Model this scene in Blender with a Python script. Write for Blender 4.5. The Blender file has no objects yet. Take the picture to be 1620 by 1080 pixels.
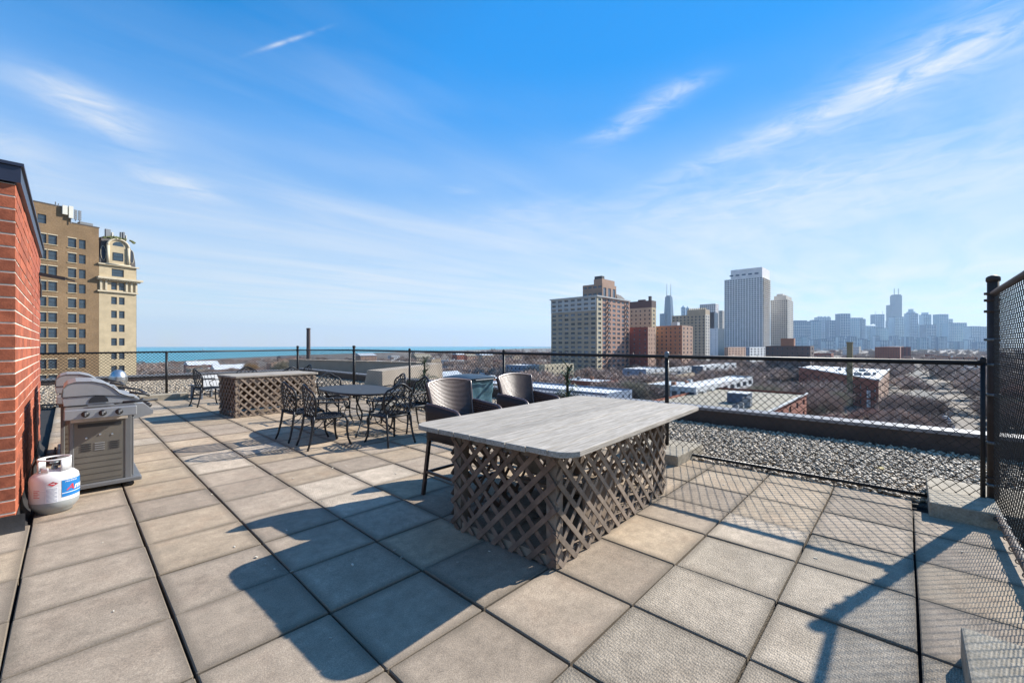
import bpy, math, random
import numpy as np
from mathutils import Vector, Matrix
sc = bpy.context.scene
col = sc.collection
R = math.radians
random.seed(11)
rng = np.random.default_rng(5)

# ---------------------------------------------------------------- camera, sky, sun, exposure
CAMZ, AZ, FPX, CPX, HPY = 1.489, 43.274, 660.9, 810.0, 547.0
cd = bpy.data.cameras.new('camera'); cam = bpy.data.objects.new('camera', cd); col.objects.link(cam)
cam.location = (0, 0, CAMZ); cam.rotation_euler = (R(90), 0, R(AZ - 90))
cd.sensor_width = 36; cd.lens = FPX / 1620 * 36; cd.shift_y = 7 / 1620
cd.clip_start = 0.05; cd.clip_end = 60000
sc.camera = cam
SUN = Vector((2.98, -0.92, 2.11)).normalized()
sun_el = math.asin(SUN.z); sun_az = math.atan2(SUN.y, SUN.x)
w = bpy.data.worlds.new('World'); sc.world = w; w.use_nodes = True
nt = w.node_tree; nt.nodes.clear()
def N(t, kind, **kw):
    n = t.nodes.new(kind)
    for k, v in kw.items(): setattr(n, k, v)
    return n
def mth(t, op, a, b=None, clamp=False):
    n = N(t, 'ShaderNodeMath', operation=op); n.use_clamp = clamp
    for i, v in enumerate((a, b)):
        if v is None: continue
        if isinstance(v, (int, float)): n.inputs[i].default_value = v
        else: t.links.new(v, n.inputs[i])
    return n.outputs[0]
def ramp(t, fac, stops, interp='LINEAR'):
    n = N(t, 'ShaderNodeValToRGB'); n.color_ramp.interpolation = interp
    e = n.color_ramp.elements
    while len(e) < len(stops): e.new(0.5)
    for k, (p, c) in enumerate(stops):
        e[k].position = p; e[k].color = (c, c, c, 1) if isinstance(c, (int, float)) else (*c, 1)
    t.links.new(fac, n.inputs[0]); return n.outputs[0]
def mixc(t, fac, a, b, mode='MIX'):
    n = N(t, 'ShaderNodeMix', data_type='RGBA', blend_type=mode)
    for s, v in ((0, fac), (6, a), (7, b)):
        if isinstance(v, (int, float)): n.inputs[s].default_value = v
        elif isinstance(v, tuple): n.inputs[s].default_value = (*v, 1)
        else: t.links.new(v, n.inputs[s])
    return n.outputs[2]
sky = N(nt, 'ShaderNodeTexSky', sky_type='NISHITA', sun_disc=False)
sky.sun_elevation = sun_el; sky.sun_rotation = math.pi / 2 - sun_az; sky.altitude = 200
sky.air_density = 1.0; sky.dust_density = 0.0; sky.ozone_density = 3.0
hs = N(nt, 'ShaderNodeHueSaturation'); hs.inputs['Saturation'].default_value = 2.3
hs.inputs['Hue'].default_value = 0.497
nt.links.new(sky.outputs[0], hs.inputs['Color'])
hv = N(nt, 'ShaderNodeSeparateColor', mode='HSV'); nt.links.new(hs.outputs[0], hv.inputs[0])
v0_ = mth(nt, 'DIVIDE', hv.outputs[2], 3.5)
vv = mth(nt, 'MULTIPLY', mth(nt, 'MINIMUM', v0_, mth(nt, 'POWER', v0_, 0.2)), 5.0)
hc = N(nt, 'ShaderNodeCombineColor', mode='HSV'); nt.links.new(hv.outputs[0], hc.inputs[0]); nt.links.new(hv.outputs[1], hc.inputs[1]); nt.links.new(vv, hc.inputs[2])
tc = N(nt, 'ShaderNodeTexCoord'); sx = N(nt, 'ShaderNodeSeparateXYZ'); nt.links.new(tc.outputs['Generated'], sx.inputs[0])
zz = mth(nt, 'MAXIMUM', sx.outputs[2], 0.03)
px_ = mth(nt, 'DIVIDE', sx.outputs[0], zz); py_ = mth(nt, 'DIVIDE', sx.outputs[1], zz)
cx = N(nt, 'ShaderNodeCombineXYZ'); nt.links.new(px_, cx.inputs[0]); nt.links.new(py_, cx.inputs[1])
mp = N(nt, 'ShaderNodeMapping'); mp.inputs['Rotation'].default_value = (0, 0, R(62)); mp.inputs['Scale'].default_value = (0.30, 1.25, 1)
nt.links.new(cx.outputs[0], mp.inputs[0])
n1 = N(nt, 'ShaderNodeTexNoise'); n1.inputs['Scale'].default_value = 1.5; n1.inputs['Detail'].default_value = 8; n1.inputs['Roughness'].default_value = 0.56; n1.inputs['Distortion'].default_value = 0.5
nt.links.new(mp.outputs[0], n1.inputs[0])
n2 = N(nt, 'ShaderNodeTexNoise'); n2.inputs['Scale'].default_value = 0.36; n2.inputs['Detail'].default_value = 3
nt.links.new(cx.outputs[0], n2.inputs[0])
veil = mth(nt, 'MULTIPLY', ramp(nt, n1.outputs[0], [(0.42, 0.0), (0.78, 1.0)], 'EASE'), ramp(nt, n2.outputs[0], [(0.38, 0.0), (0.60, 1.0)], 'EASE'))
# single cirrus patches of this sky, soft blobs broken up by the noise
def blob(px, py, rx, ry, tilt=0.0):
    a = R(AZ); f = Vector((math.cos(a), math.sin(a), 0)); r = Vector((math.sin(a), -math.cos(a), 0))
    d = (f + r * (px - CPX) / FPX + Vector((0, 0, 1)) * (HPY - py) / FPX).normalized()
    rt = Vector((d.y, -d.x, 0)).normalized(); up = rt.cross(d)
    u = rt * math.cos(tilt) + up * math.sin(tilt); v = up * math.cos(tilt) - rt * math.sin(tilt)
    def dot(q, s):
        n = N(nt, 'ShaderNodeVectorMath', operation='DOT_PRODUCT'); n.inputs[1].default_value = q / s
        nt.links.new(tc.outputs['Generated'], n.inputs[0]); return n.outputs['Value']
    a1, b1 = dot(u, rx), dot(v, ry)
    fw = dot(d, 1)
    r2 = mth(nt, 'ADD', mth(nt, 'MULTIPLY', a1, a1), mth(nt, 'MULTIPLY', b1, b1))
    r2 = mth(nt, 'ADD', r2, mth(nt, 'MULTIPLY', mth(nt, 'LESS_THAN', fw, 0), 100))
    return mth(nt, 'EXPONENT', mth(nt, 'MULTIPLY', r2, -1))
nd = N(nt, 'ShaderNodeTexNoise'); nd.inputs['Scale'].default_value = 15; nd.inputs['Detail'].default_value = 9; nd.inputs['Roughness'].default_value = 0.6; nd.inputs['Distortion'].default_value = 0.8
mp2 = N(nt, 'ShaderNodeMapping'); mp2.inputs['Scale'].default_value = (.8, .8, 3.6); nt.links.new(tc.outputs['Generated'], mp2.inputs[0]); nt.links.new(mp2.outputs[0], nd.inputs[0])
brk = ramp(nt, nd.outputs[0], [(0.36, 0.0), (0.64, 1.0)])
cl = None
for (bx, by, brx, bry, tl, am) in [(150, 178, .065, .026, -.35, 1.3), (275, 292, .07, .022, -.1, 1.1), (30, 235, .06, .028, -.3, .6),
        (1020, 178, .085, .024, .42, .75), (1330, 170, .30, .024, .16, .85), (1540, 60, .20, .05, .2, .8), (1250, 300, .42, .05, .05, .75),
        (730, 300, .035, .008, 0, .45), (1085, 138, .05, .012, .15, .45), (965, 208, .06, .010, .2, .4), (455, 65, .050, .0030, .55, .95), (820, 340, .16, .03, .12, .4), (1400, 330, .40, .03, .08, .5)]:
    b = mth(nt, 'MULTIPLY', blob(bx, by, brx, bry, tl), am)
    cl = b if cl is None else mth(nt, 'ADD', cl, b)
cl = mth(nt, 'MULTIPLY', cl, mth(nt, 'ADD', mth(nt, 'MULTIPLY', brk, 0.78), 0.22))
veil = mth(nt, 'ADD', mth(nt, 'MULTIPLY', veil, 0.20), mth(nt, 'MULTIPLY', cl, 0.62))
# thin high haze veil: densest near the horizon all the way round, streaked by the same noise
lowv = ramp(nt, sx.outputs[2], [(0.0, .85), (.10, .78), (.22, .58), (.36, .24), (.48, .05), (.56, 0.)], 'EASE')
lowv = mth(nt, 'MULTIPLY', lowv, mth(nt, 'ADD', mth(nt, 'MULTIPLY', n1.outputs[0], 0.9), 0.55))
veil = mth(nt, 'ADD', veil, mth(nt, 'MULTIPLY', mth(nt, 'SUBTRACT', 1.0, veil), lowv))
veil = mth(nt, 'MINIMUM', veil, 0.90)
SKYS = 0.10
cw = mixc(nt, veil, hc.outputs[0], (5.1, 5.25, 5.35))
bg = N(nt, 'ShaderNodeBackground'); bg.inputs[1].default_value = SKYS
nt.links.new(cw, bg.inputs[0]); wo = N(nt, 'ShaderNodeOutputWorld'); nt.links.new(bg.outputs[0], wo.inputs[0])
sd = bpy.data.lights.new('sun', 'SUN'); sd.energy = 5.0; sd.angle = R(0.5); sd.color = (1, 0.955, 0.88)
so = bpy.data.objects.new('sun', sd); col.objects.link(so); so.rotation_euler = SUN.to_track_quat('Z', 'Y').to_euler(); so.location = (30, -10, 40)
sc.view_settings.view_transform = 'Standard'; sc.view_settings.look = 'None'; sc.view_settings.gamma = 1
sc.view_settings.use_curve_mapping = False
sc.view_settings.exposure = 0.84

# ---------------------------------------------------------------- helpers
_a = R(AZ); FW = Vector((math.cos(_a), math.sin(_a), 0)); RT = Vector((math.sin(_a), -math.cos(_a), 0))
def ray(px, py=HPY): return FW + RT * (px - CPX) / FPX + Vector((0, 0, 1)) * (HPY - py) / FPX
def P(px, py, z):
    d = ray(px, py); t = (z - CAMZ) / d.z; return Vector((d.x * t, d.y * t, z))
def D(px, depth, z=0.0):
    d = ray(px); return Vector((d.x * depth, d.y * depth, z))
def zat(py, depth): return CAMZ + (HPY - py) * depth / FPX
def pix(v):
    v = Vector(v); dep = v.x * FW.x + v.y * FW.y; s = v.x * RT.x + v.y * RT.y
    return (CPX + FPX * s / max(dep, 1e-4), HPY - FPX * (v.z - CAMZ) / max(dep, 1e-4), dep)
def atX(px, X): d = ray(px); return d.y * X / d.x
def atY(px, Y): d = ray(px); return d.x * Y / d.y

def tag(o, label=None, cat=None, group=None, kind=None):
    if label: o['label'] = label
    if cat: o['category'] = cat
    if group: o['group'] = group
    if kind: o['kind'] = kind
    return o
def empty(name, loc=(0, 0, 0), rz=0, label=None, cat=None, group=None):
    o = bpy.data.objects.new(name, None); col.objects.link(o); o.location = loc; o.rotation_euler = (0, 0, rz)
    o.empty_display_size = .2
    return tag(o, label, cat, group)
def link(name, me, parent=None, loc=None, rot=None):
    o = bpy.data.objects.new(name, me); col.objects.link(o)
    if parent is not None: o.parent = parent
    if loc is not None: o.location = loc
    if rot is not None: o.rotation_euler = rot
    return o
KIDS = {}
def copy_tree(o, parent=None):
    c = o.copy(); col.objects.link(c)
    if parent is not None: c.parent = parent
    for ch in o.children: copy_tree(ch, c)
    return c

class MB:
    def __init__(s): s.v = []; s.f = []; s.m = Matrix.Identity(4)
    def add(s, vs, fs):
        b = len(s.v); m = s.m
        s.v += [tuple(m @ Vector(v)) for v in vs]; s.f += [tuple(i + b for i in f) for f in fs]; return s
    def box(s, c, d, rot=None, taper=1.0):
        x, y, z = d[0] / 2, d[1] / 2, d[2] / 2; vs = []
        for k in (-1, 1):
            t = taper if k > 0 else 1
            for (i, j) in ((-1, -1), (1, -1), (1, 1), (-1, 1)): vs.append(Vector((i * x * t, j * y * t, k * z)))
        if rot is not None: vs = [rot @ v for v in vs]
        vs = [v + Vector(c) for v in vs]
        return s.add(vs, [(0, 3, 2, 1), (4, 5, 6, 7), (0, 1, 5, 4), (1, 2, 6, 5), (2, 3, 7, 6), (3, 0, 4, 7)])
    def bx(s, x0, x1, y0, y1, z0, z1): return s.box(((x0 + x1) / 2, (y0 + y1) / 2, (z0 + z1) / 2), (x1 - x0, y1 - y0, z1 - z0))
    def bbox(s, x0, x1, y0, y1, z0, z1, b=.004):
        # box with chamfered top and vertical edges
        def ring(i, z): return [(x0 + i, y0 + i + b, z), (x0 + i + b, y0 + i, z), (x1 - i - b, y0 + i, z), (x1 - i, y0 + i + b, z),
                                (x1 - i, y1 - i - b, z), (x1 - i - b, y1 - i, z), (x0 + i + b, y1 - i, z), (x0 + i, y1 - i - b, z)]
        vs = ring(0, z0) + ring(0, z1 - b) + ring(b, z1); fs = []
        for r in (0, 8):
            for k in range(8): fs.append((r + k, r + (k + 1) % 8, r + 8 + (k + 1) % 8, r + 8 + k))
        fs.append(tuple(range(16, 24))); fs.append(tuple(reversed(range(8))))
        return s.add(vs, fs)
    def prism(s, pts, z0, z1):
        n = len(pts); vs = [(p[0], p[1], z0) for p in pts] + [(p[0], p[1], z1) for p in pts]
        fs = [(k, (k + 1) % n, n + (k + 1) % n, n + k) for k in range(n)] + [tuple(range(n, 2 * n)), tuple(reversed(range(n)))]
        return s.add(vs, fs)
    def bar(s, p, q, wd, th, up=(0, 0, 1)):
        p, q = Vector(p), Vector(q); d = (q - p); L = d.length
        if L < 1e-6: return s
        d.normalize(); u = Vector(up); a = d.cross(u)
        if a.length < 1e-5: a = d.cross(Vector((1, 0, 0)))
        a.normalize(); b = a.cross(d)
        vs = []
        for e in (p, q):
            for (i, j) in ((-1, -1), (1, -1), (1, 1), (-1, 1)): vs.append(e + a * i * wd / 2 + b * j * th / 2)
        return s.add(vs, [(0, 3, 2, 1), (4, 5, 6, 7), (0, 1, 5, 4), (1, 2, 6, 5), (2, 3, 7, 6), (3, 0, 4, 7)])
    def tube(s, path, r, n=8, closed=False, caps=True):
        path = [Vector(p) for p in path]; m = len(path); rr = r if isinstance(r, (list, tuple)) else [r] * m
        vs = []; prev = None
        for k in range(m):
            if closed: t = path[(k + 1) % m] - path[k - 1]
            else: t = path[min(k + 1, m - 1)] - path[max(k - 1, 0)]
            t.normalize()
            if prev is None:
                a = t.cross(Vector((0, 0, 1)))
                if a.length < 1e-3: a = t.cross(Vector((1, 0, 0)))
            else: a = prev - t * prev.dot(t)
            a.normalize(); prev = a; b = t.cross(a)
            for j in range(n):
                an = 2 * math.pi * j / n; vs.append(path[k] + (a * math.cos(an) + b * math.sin(an)) * rr[k])
        fs = []
        for k in range(m if closed else m - 1):
            k2 = (k + 1) % m
            for j in range(n): fs.append((k * n + j, k * n + (j + 1) % n, k2 * n + (j + 1) % n, k2 * n + j))
        if not closed and caps: fs.append(tuple(reversed(range(n)))); fs.append(tuple(range((m - 1) * n, m * n)))
        return s.add(vs, fs)
    def lathe(s, prof, n=24, c=(0, 0, 0)):
        vs = []; c = Vector(c)
        for (r, z) in prof:
            for j in range(n):
                an = 2 * math.pi * j / n; vs.append(c + Vector((r * math.cos(an), r * math.sin(an), z)))
        fs = []
        for k in range(len(prof) - 1):
            for j in range(n): fs.append((k * n + j, k * n + (j + 1) % n, (k + 1) * n + (j + 1) % n, (k + 1) * n + j))
        return s.add(vs, fs)
    def grid(s, fn, nu, nv):
        vs = [fn(i / nu, j / nv) for j in range(nv + 1) for i in range(nu + 1)]
        return s.add(vs, [(j * (nu + 1) + i, j * (nu + 1) + i + 1, (j + 1) * (nu + 1) + i + 1, (j + 1) * (nu + 1) + i) for j in range(nv) for i in range(nu)])
    def mesh(s, name, mat, smooth=False):
        me = bpy.data.meshes.new(name); me.from_pydata(s.v, [], s.f); me.materials.append(mat)
        if smooth: me.polygons.foreach_set('use_smooth', [True] * len(me.polygons))
        me.update(); return me
    def build(s, name, mat, parent=None, smooth=False, loc=None, rot=None):
        return link(name, s.mesh(name, mat, smooth), parent, loc, rot)

def bmod(o, wd=.004, seg=2):
    m = o.modifiers.new('bevel', 'BEVEL'); m.width = wd; m.segments = seg; m.limit_method = 'ANGLE'; m.angle_limit = R(40); return o

def mat(name, c, rough=.7, metal=0, var=.15, vs=6., c2=None, bump=0, bs=60., bd=.002, rnd=0., stretch=None, spec=.5, coord='Object', speck=None, island=0., detail=5, coat=0):
    m = bpy.data.materials.new(name); m.use_nodes = True; t = m.node_tree; b = t.nodes['Principled BSDF']
    b.inputs['Roughness'].default_value = rough; b.inputs['Metallic'].default_value = metal; b.inputs['Specular IOR Level'].default_value = spec
    if coat: b.inputs['Coat Weight'].default_value = coat; b.inputs['Coat Roughness'].default_value = .15
    tcx = N(t, 'ShaderNodeTexCoord'); vec = tcx.outputs[coord]
    if rnd or island: oi = N(t, 'ShaderNodeObjectInfo')
    if rnd:
        va = N(t, 'ShaderNodeVectorMath', operation='ADD'); cmb = N(t, 'ShaderNodeCombineXYZ')
        r100 = mth(t, 'MULTIPLY', oi.outputs['Random'], 57.0)
        for i in range(3): t.links.new(r100, cmb.inputs[i])
        t.links.new(vec, va.inputs[0]); t.links.new(cmb.outputs[0], va.inputs[1]); vec = va.outputs[0]
    if stretch:
        mpn = N(t, 'ShaderNodeMapping'); mpn.inputs['Scale'].default_value = stretch; t.links.new(vec, mpn.inputs[0]); vec = mpn.outputs[0]
    nz = N(t, 'ShaderNodeTexNoise'); nz.inputs['Scale'].default_value = vs; nz.inputs['Detail'].default_value = detail; nz.inputs['Roughness'].default_value = .6
    t.links.new(vec, nz.inputs[0])
    lo = tuple(x * (1 - var) for x in c); hi = tuple(min(1, x * (1 + var)) for x in (c2 or c))
    cc = ramp(t, nz.outputs[0], [(.32, lo), (.68, hi)])
    if speck:
        s2 = N(t, 'ShaderNodeTexNoise'); s2.inputs['Scale'].default_value = speck[0]; s2.inputs['Detail'].default_value = 2; t.links.new(vec, s2.inputs[0])
        cc = mixc(t, ramp(t, s2.outputs[0], [(.38, 0.), (.62, 1.)]), cc, mixc(t, 1.0, cc, speck[1], 'MULTIPLY'))
    if rnd:
        k = mth(t, 'ADD', mth(t, 'MULTIPLY', oi.outputs['Random'], 2 * rnd), 1 - rnd)
        cmb2 = N(t, 'ShaderNodeCombineXYZ')
        for i in range(3): t.links.new(k, cmb2.inputs[i])
        cc = mixc(t, 1.0, cc, cmb2.outputs[0], 'MULTIPLY')
    if island:
        g = N(t, 'ShaderNodeNewGeometry'); k = mth(t, 'ADD', mth(t, 'MULTIPLY', g.outputs['Random Per Island'], 2 * island), 1 - island)
        cmb3 = N(t, 'ShaderNodeCombineXYZ')
        for i in range(3): t.links.new(k, cmb3.inputs[i])
        cc = mixc(t, 1.0, cc, cmb3.outputs[0], 'MULTIPLY')
    t.links.new(cc, b.inputs['Base Color'])
    if bump:
        bz = N(t, 'ShaderNodeTexNoise'); bz.inputs['Scale'].default_value = bs; bz.inputs['Detail'].default_value = 4; t.links.new(vec, bz.inputs[0])
        bn = N(t, 'ShaderNodeBump'); bn.inputs['Strength'].default_value = bump; bn.inputs['Distance'].default_value = bd
        t.links.new(bz.outputs[0], bn.inputs['Height']); t.links.new(bn.outputs[0], b.inputs['Normal'])
    m['bsdf'] = 1
    return m

M = {}
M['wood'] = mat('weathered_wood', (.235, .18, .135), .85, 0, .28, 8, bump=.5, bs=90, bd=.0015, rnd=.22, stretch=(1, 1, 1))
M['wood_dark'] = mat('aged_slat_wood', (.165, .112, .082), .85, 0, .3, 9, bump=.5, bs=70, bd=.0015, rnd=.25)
M['plank'] = mat('silvered_plank', (.40, .355, .30), .8, 0, .26, 5, bump=.5, bs=40, bd=.001, rnd=.13, stretch=(.5, 9, 9), speck=(14, (.72, .70, .66)), detail=8)
M['iron'] = mat('black_iron', (.022, .023, .026), .42, .3, .3, 20, bump=.3, bs=160, bd=.0008)
M['vinyl'] = mat('black_vinyl', (.018, .016, .016), .45, 0, .2, 20, spec=.3)
M['post'] = mat('dark_bronze_post', (.055, .040, .033), .6, .0, .25, 12, bump=.2, bs=60, spec=.25)
M['galv'] = mat('galvanised_clamp', (.16, .18, .19), .45, .7, .2, 30)
M['wicker'] = mat('brown_wicker', (.11, .060, .045), .34, 0, .25, 30, spec=1.)
M['wicker_dark'] = mat('wicker_backing', (.022, .014, .012), .7, 0, .1, 30)
M['leg_brown'] = mat('brown_metal_leg', (.050, .032, .026), .45, .2, .2, 20)
M['brick'] = mat('red_brick', (.28, .068, .029), .85, 0, .22, 14, bump=.6, bs=90, bd=.003, rnd=.24, c2=(.32, .088, .04))
M['mortar'] = mat('pale_mortar', (.66, .58, .48), .95, 0, .15, 20, bump=.4, bs=120)
M['coping'] = mat('navy_coping', (.030, .036, .062), .4, .3, .12, 5)
M['flash'] = mat('black_flashing', (.020, .018, .018), .75, 0, .3, 8, bump=.5, bs=20, bd=.01)
M['concrete'] = mat('cast_concrete', (.36, .31, .235), .9, 0, .22, 9, bump=.7, bs=70, bd=.004, speck=(60, (.8, .78, .74)), rnd=.05)
M['deck'] = mat('roof_membrane', (.012, .012, .012), .95, 0, .3, 4)
M['parapet'] = mat('dark_membrane_parapet', (.060, .040, .032), .7, 0, .35, 3, bump=.3, bs=6, bd=.01)
M['cap'] = mat('metal_cap', (.20, .20, .21), .5, .2, .12, 3)
M['stucco'] = mat('beige_stucco', (.46, .375, .285), .9, 0, .1, 2, bump=.3, bs=50)
M['gravel_bed'] = mat('gravel_bed', (.10, .092, .08), .95, 0, .5, 30, bump=1, bs=40, bd=.03)
M['pebble'] = mat('river_pebble', (.40, .32, .225), .6, 0, .3, 25, island=.6, c2=(.40, .325, .235))
M['enamel'] = mat('grey_grill_paint', (.17, .168, .165), .42, .35, .1, 4)
M['lid'] = mat('dark_grey_lid', (.30, .30, .30), .40, .35, .1, 3)
M['panel'] = mat('taupe_cart_panel', (.155, .138, .112), .5, .3, .1, 4)
M['rust'] = mat('rusty_steel', (.17, .075, .04), .8, .2, .4, 14, bump=.3)
M['steel'] = mat('bright_steel', (.55, .55, .55), .3, .9, .1, 10)
M['blackp'] = mat('black_plastic', (.018, .018, .02), .5, 0, .1, 10)
M['tank'] = mat('white_tank_paint', (.62, .61, .60), .42, 0, .08, 5, coat=.2)
M['tank_low'] = mat('grey_tank_band', (.30, .31, .30), .5, 0, .12, 8)
M['lab_blue'] = mat('blue_print', (.010, .16, .42), .45, 0, .05, 5)
M['lab_white'] = mat('white_print', (.75, .75, .75), .5, 0, .03, 5)
M['lab_grey'] = mat('grey_print', (.30, .33, .40), .5, 0, .03, 5)
M['lab_red'] = mat('red_print', (.50, .03, .04), .5, 0, .03, 5)
M['bin'] = mat('teal_bin_liner', (.060, .135, .165), .45, 0, .2, 7, bump=.6, bs=9, bd=.02)
M['bin_lid'] = mat('blue_grey_bin_lid', (.035, .052, .068), .45, 0, .15, 5)
M['palm'] = mat('dusty_green_leaf', (.050, .085, .045), .6, 0, .3, 15, island=.35)
M['stem'] = mat('fibrous_stem', (.045, .045, .028), .9, 0, .4, 30, bump=1, bs=60, bd=.01)
M['plastic_white'] = mat('pale_blue_plastic', (.12, .14, .17), .45, 0, .08, 5)
M['oldwood'] = mat('bleached_timber', (.42, .37, .31), .85, 0, .2, 10, bump=.4)

def paver_mat(name, base, warm, speckc, rib=0.):
    m = bpy.data.materials.new(name); m.use_nodes = True; t = m.node_tree; b = t.nodes['Principled BSDF']
    b.inputs['Roughness'].default_value = .9; b.inputs['Specular IOR Level'].default_value = .3
    tcx = N(t, 'ShaderNodeTexCoord'); oi = N(t, 'ShaderNodeObjectInfo')
    cmb = N(t, 'ShaderNodeCombineXYZ'); r = mth(t, 'MULTIPLY', oi.outputs['Random'], 91.)
    for i in range(3): t.links.new(r, cmb.inputs[i])
    va = N(t, 'ShaderNodeVectorMath', operation='ADD'); t.links.new(tcx.outputs['Object'], va.inputs[0]); t.links.new(cmb.outputs[0], va.inputs[1]); vec = va.outputs[0]
    def noise(s, d=4, ro=.6):
        n = N(t, 'ShaderNodeTexNoise'); n.inputs['Scale'].default_value = s; n.inputs['Detail'].default_value = d; n.inputs['Roughness'].default_value = ro; t.links.new(vec, n.inputs[0]); return n.outputs[0]
    big = noise(2.2, 5); mid = noise(11, 5, .7); fine = noise(150, 3, .85); stain = noise(3.1, 6)
    c = ramp(t, big, [(.3, tuple(x * .84 for x in base)), (.7, tuple(x * 1.12 for x in base))])
    c = mixc(t, ramp(t, stain, [(.5, 0.), (.75, .55)]), c, warm)
    c = mixc(t, .75, c, ramp(t, mid, [(.3, .62), (.7, 1.12)]), 'MULTIPLY')
    c = mixc(t, 1.0, c, ramp(t, fine, [(.36, speckc - .14), (.66, 1.22)]), 'MULTIPLY')
    # grime towards the joints
    sep = N(t, 'ShaderNodeSeparateXYZ'); t.links.new(tcx.outputs['Object'], sep.inputs[0])
    ex = mth(t, 'ABSOLUTE', sep.outputs[0]); ey = mth(t, 'ABSOLUTE', sep.outputs[1])
    e = mth(t, 'MAXIMUM', ex, ey); e = mth(t, 'ADD', e, mth(t, 'MULTIPLY', mid, .05))
    blot = noise(5.5, 3, .5)
    c = mixc(t, ramp(t, blot, [(.60, 0.), (.72, .35)]), c, (.15, .125, .09))
    c = mixc(t, ramp(t, e, [(.262, 0.), (.335, .75)]), c, (.10, .082, .06))
    k = mth(t, 'ADD', mth(t, 'MULTIPLY', oi.outputs['Random'], .26), .86)
    cm = N(t, 'ShaderNodeCombineXYZ')
    for i in range(3): t.links.new(k, cm.inputs[i])
    c = mixc(t, 1., c, cm.outputs[0], 'MULTIPLY')
    t.links.new(c, b.inputs['Base Color'])
    h = mth(t, 'ADD', mth(t, 'MULTIPLY', fine, .6), mid)
    if rib:
        wv = N(t, 'ShaderNodeTexVoronoi'); wv.inputs['Scale'].default_value = 95; mpn = N(t, 'ShaderNodeMapping'); mpn.inputs['Scale'].default_value = (.55, 1.15, 1); mpn.inputs['Rotation'].default_value = (0, 0, R(8))
        wv.inputs['Randomness'].default_value = .45
        t.links.new(tcx.outputs['Object'], mpn.inputs[0]); t.links.new(mpn.outputs[0], wv.inputs[0])
        h = mth(t, 'ADD', h, mth(t, 'MULTIPLY', wv.outputs['Distance'], -rib * 3))
    bn = N(t, 'ShaderNodeBump'); bn.inputs['Strength'].default_value = .8; bn.inputs['Distance'].default_value = .0036
    t.links.new(h, bn.inputs['Height']); t.links.new(bn.outputs[0], b.inputs['Normal'])
    return m
M['pv_tan'] = paver_mat('tan_paver', (.46, .355, .245), (.44, .30, .19), .84)
M['pv_grey'] = paver_mat('grey_paver', (.41, .325, .240), (.36, .265, .19), .78)
M['pv_pale'] = paver_mat('pale_paver', (.57, .465, .35), (.49, .385, .29), .72, .3)
M['pv_rib'] = paver_mat('ribbed_paver', (.45, .375, .285), (.40, .315, .23), .66, .55)

# ---------------------------------------------------------------- terrace structure
ZG = -25.0
d = MB().bx(-9, 9.0, -8, 24.2, -3.0, -.062).build('roof_deck', M['deck']); tag(d, kind='structure')
PX, PY, X0, Y0 = .6096, .598, .396, .548
floor = empty('terrace_floor'); tag(floor, kind='structure')
def pave(sx_, sy_):
    return MB().bbox(-sx_ / 2, sx_ / 2, -sy_ / 2, sy_ / 2, -.05, 0, .005)
pm = {}
def paver(x0, x1, y0, y1, kind, g=.006):
    key = (round(x1 - x0, 3), round(y1 - y0, 3), kind)
    if key not in pm: pm[key] = pave(x1 - x0 - 2 * g, y1 - y0 - 2 * g).mesh('paver', M[kind])
    o = link('paver', pm[key], floor, ((x0 + x1) / 2 + random.uniform(-.002, .002), (y0 + y1) / 2 + random.uniform(-.002, .002), random.uniform(-.004, .003)),
             (random.gauss(0, .0035), random.gauss(0, .0035), random.gauss(0, .0022)))
    return o
pale = {(2, 5), (2, 6), (3, 6), (1, 9), (1, 10), (2, 10), (2, 4), (5, 0), (6, 7), (0, 13), (0, 20), (1, 21), (-1, 19)}
ribs = {(2, -1), (3, -1), (2, 0), (3, 0), (4, 0), (1, 0), (5, -1), (4, -1), (1, -1), (2, -2), (3, -2)}
cnt = 0
xs = [(i, X0 + i * PX, X0 + (i + 1) * PX) for i in range(-3, 8)] + [(8, X0 + 8 * PX, 5.61)]
ys = [(j, Y0 + j * PY, Y0 + (j + 1) * PY) for j in range(-2, 25)]
cand = []
for i, xa, xb in xs:
    for j, ya, yb in ys:
        if i <= -2 and j > 7: continue
        if i == -3 and j > 5: continue
        if j > 19 and i > 7: continue
        c = Vector(((xa + xb) / 2, (ya + yb) / 2, 0)); p = pix(c)
        if j == -2: ya, yb = ya + .0, yb
        if c.x < 2.2 and c.y < -.3: continue
        if p[2] < .75 or p[0] < -700 or p[0] > 2400: continue
        if j == -2 and i > 7: continue
        cand.append((p[2], i, j, xa, xb, ya, yb))
cand.sort()
for _, i, j, xa, xb, ya, yb in cand[:299]:
    k = 'pv_pale' if (i, j) in pale else 'pv_rib' if (i, j) in ribs else ('pv_grey' if (i + j < 8 and random.random() < .75) or random.random() < .25 else 'pv_tan')
    paver(xa, xb, ya, yb, k)
if len(cand) > 299:
    mb = MB()
    for _, i, j, xa, xb, ya, yb in cand[299:]: mb.bx(xa + .006, xb - .006, ya + .006, yb - .006, -.05, 0)
    tag(mb.build('far_pavers', M['pv_tan'], floor), kind='stuff')

deb = MB(); dr_ = random.Random(3)
for k in range(160):
    x, y = dr_.uniform(-.1, 5.4), dr_.uniform(-.4, 13); s = dr_.uniform(.004, .011)
    deb.box((x, y, .003), (s * 2.2, s, s * .5), Matrix.Rotation(dr_.uniform(0, 3), 3, 'Z'))
tag(deb.build('paving_grit', mat('paving_grit', (.5, .45, .36), island=.5)), kind='stuff')
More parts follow.
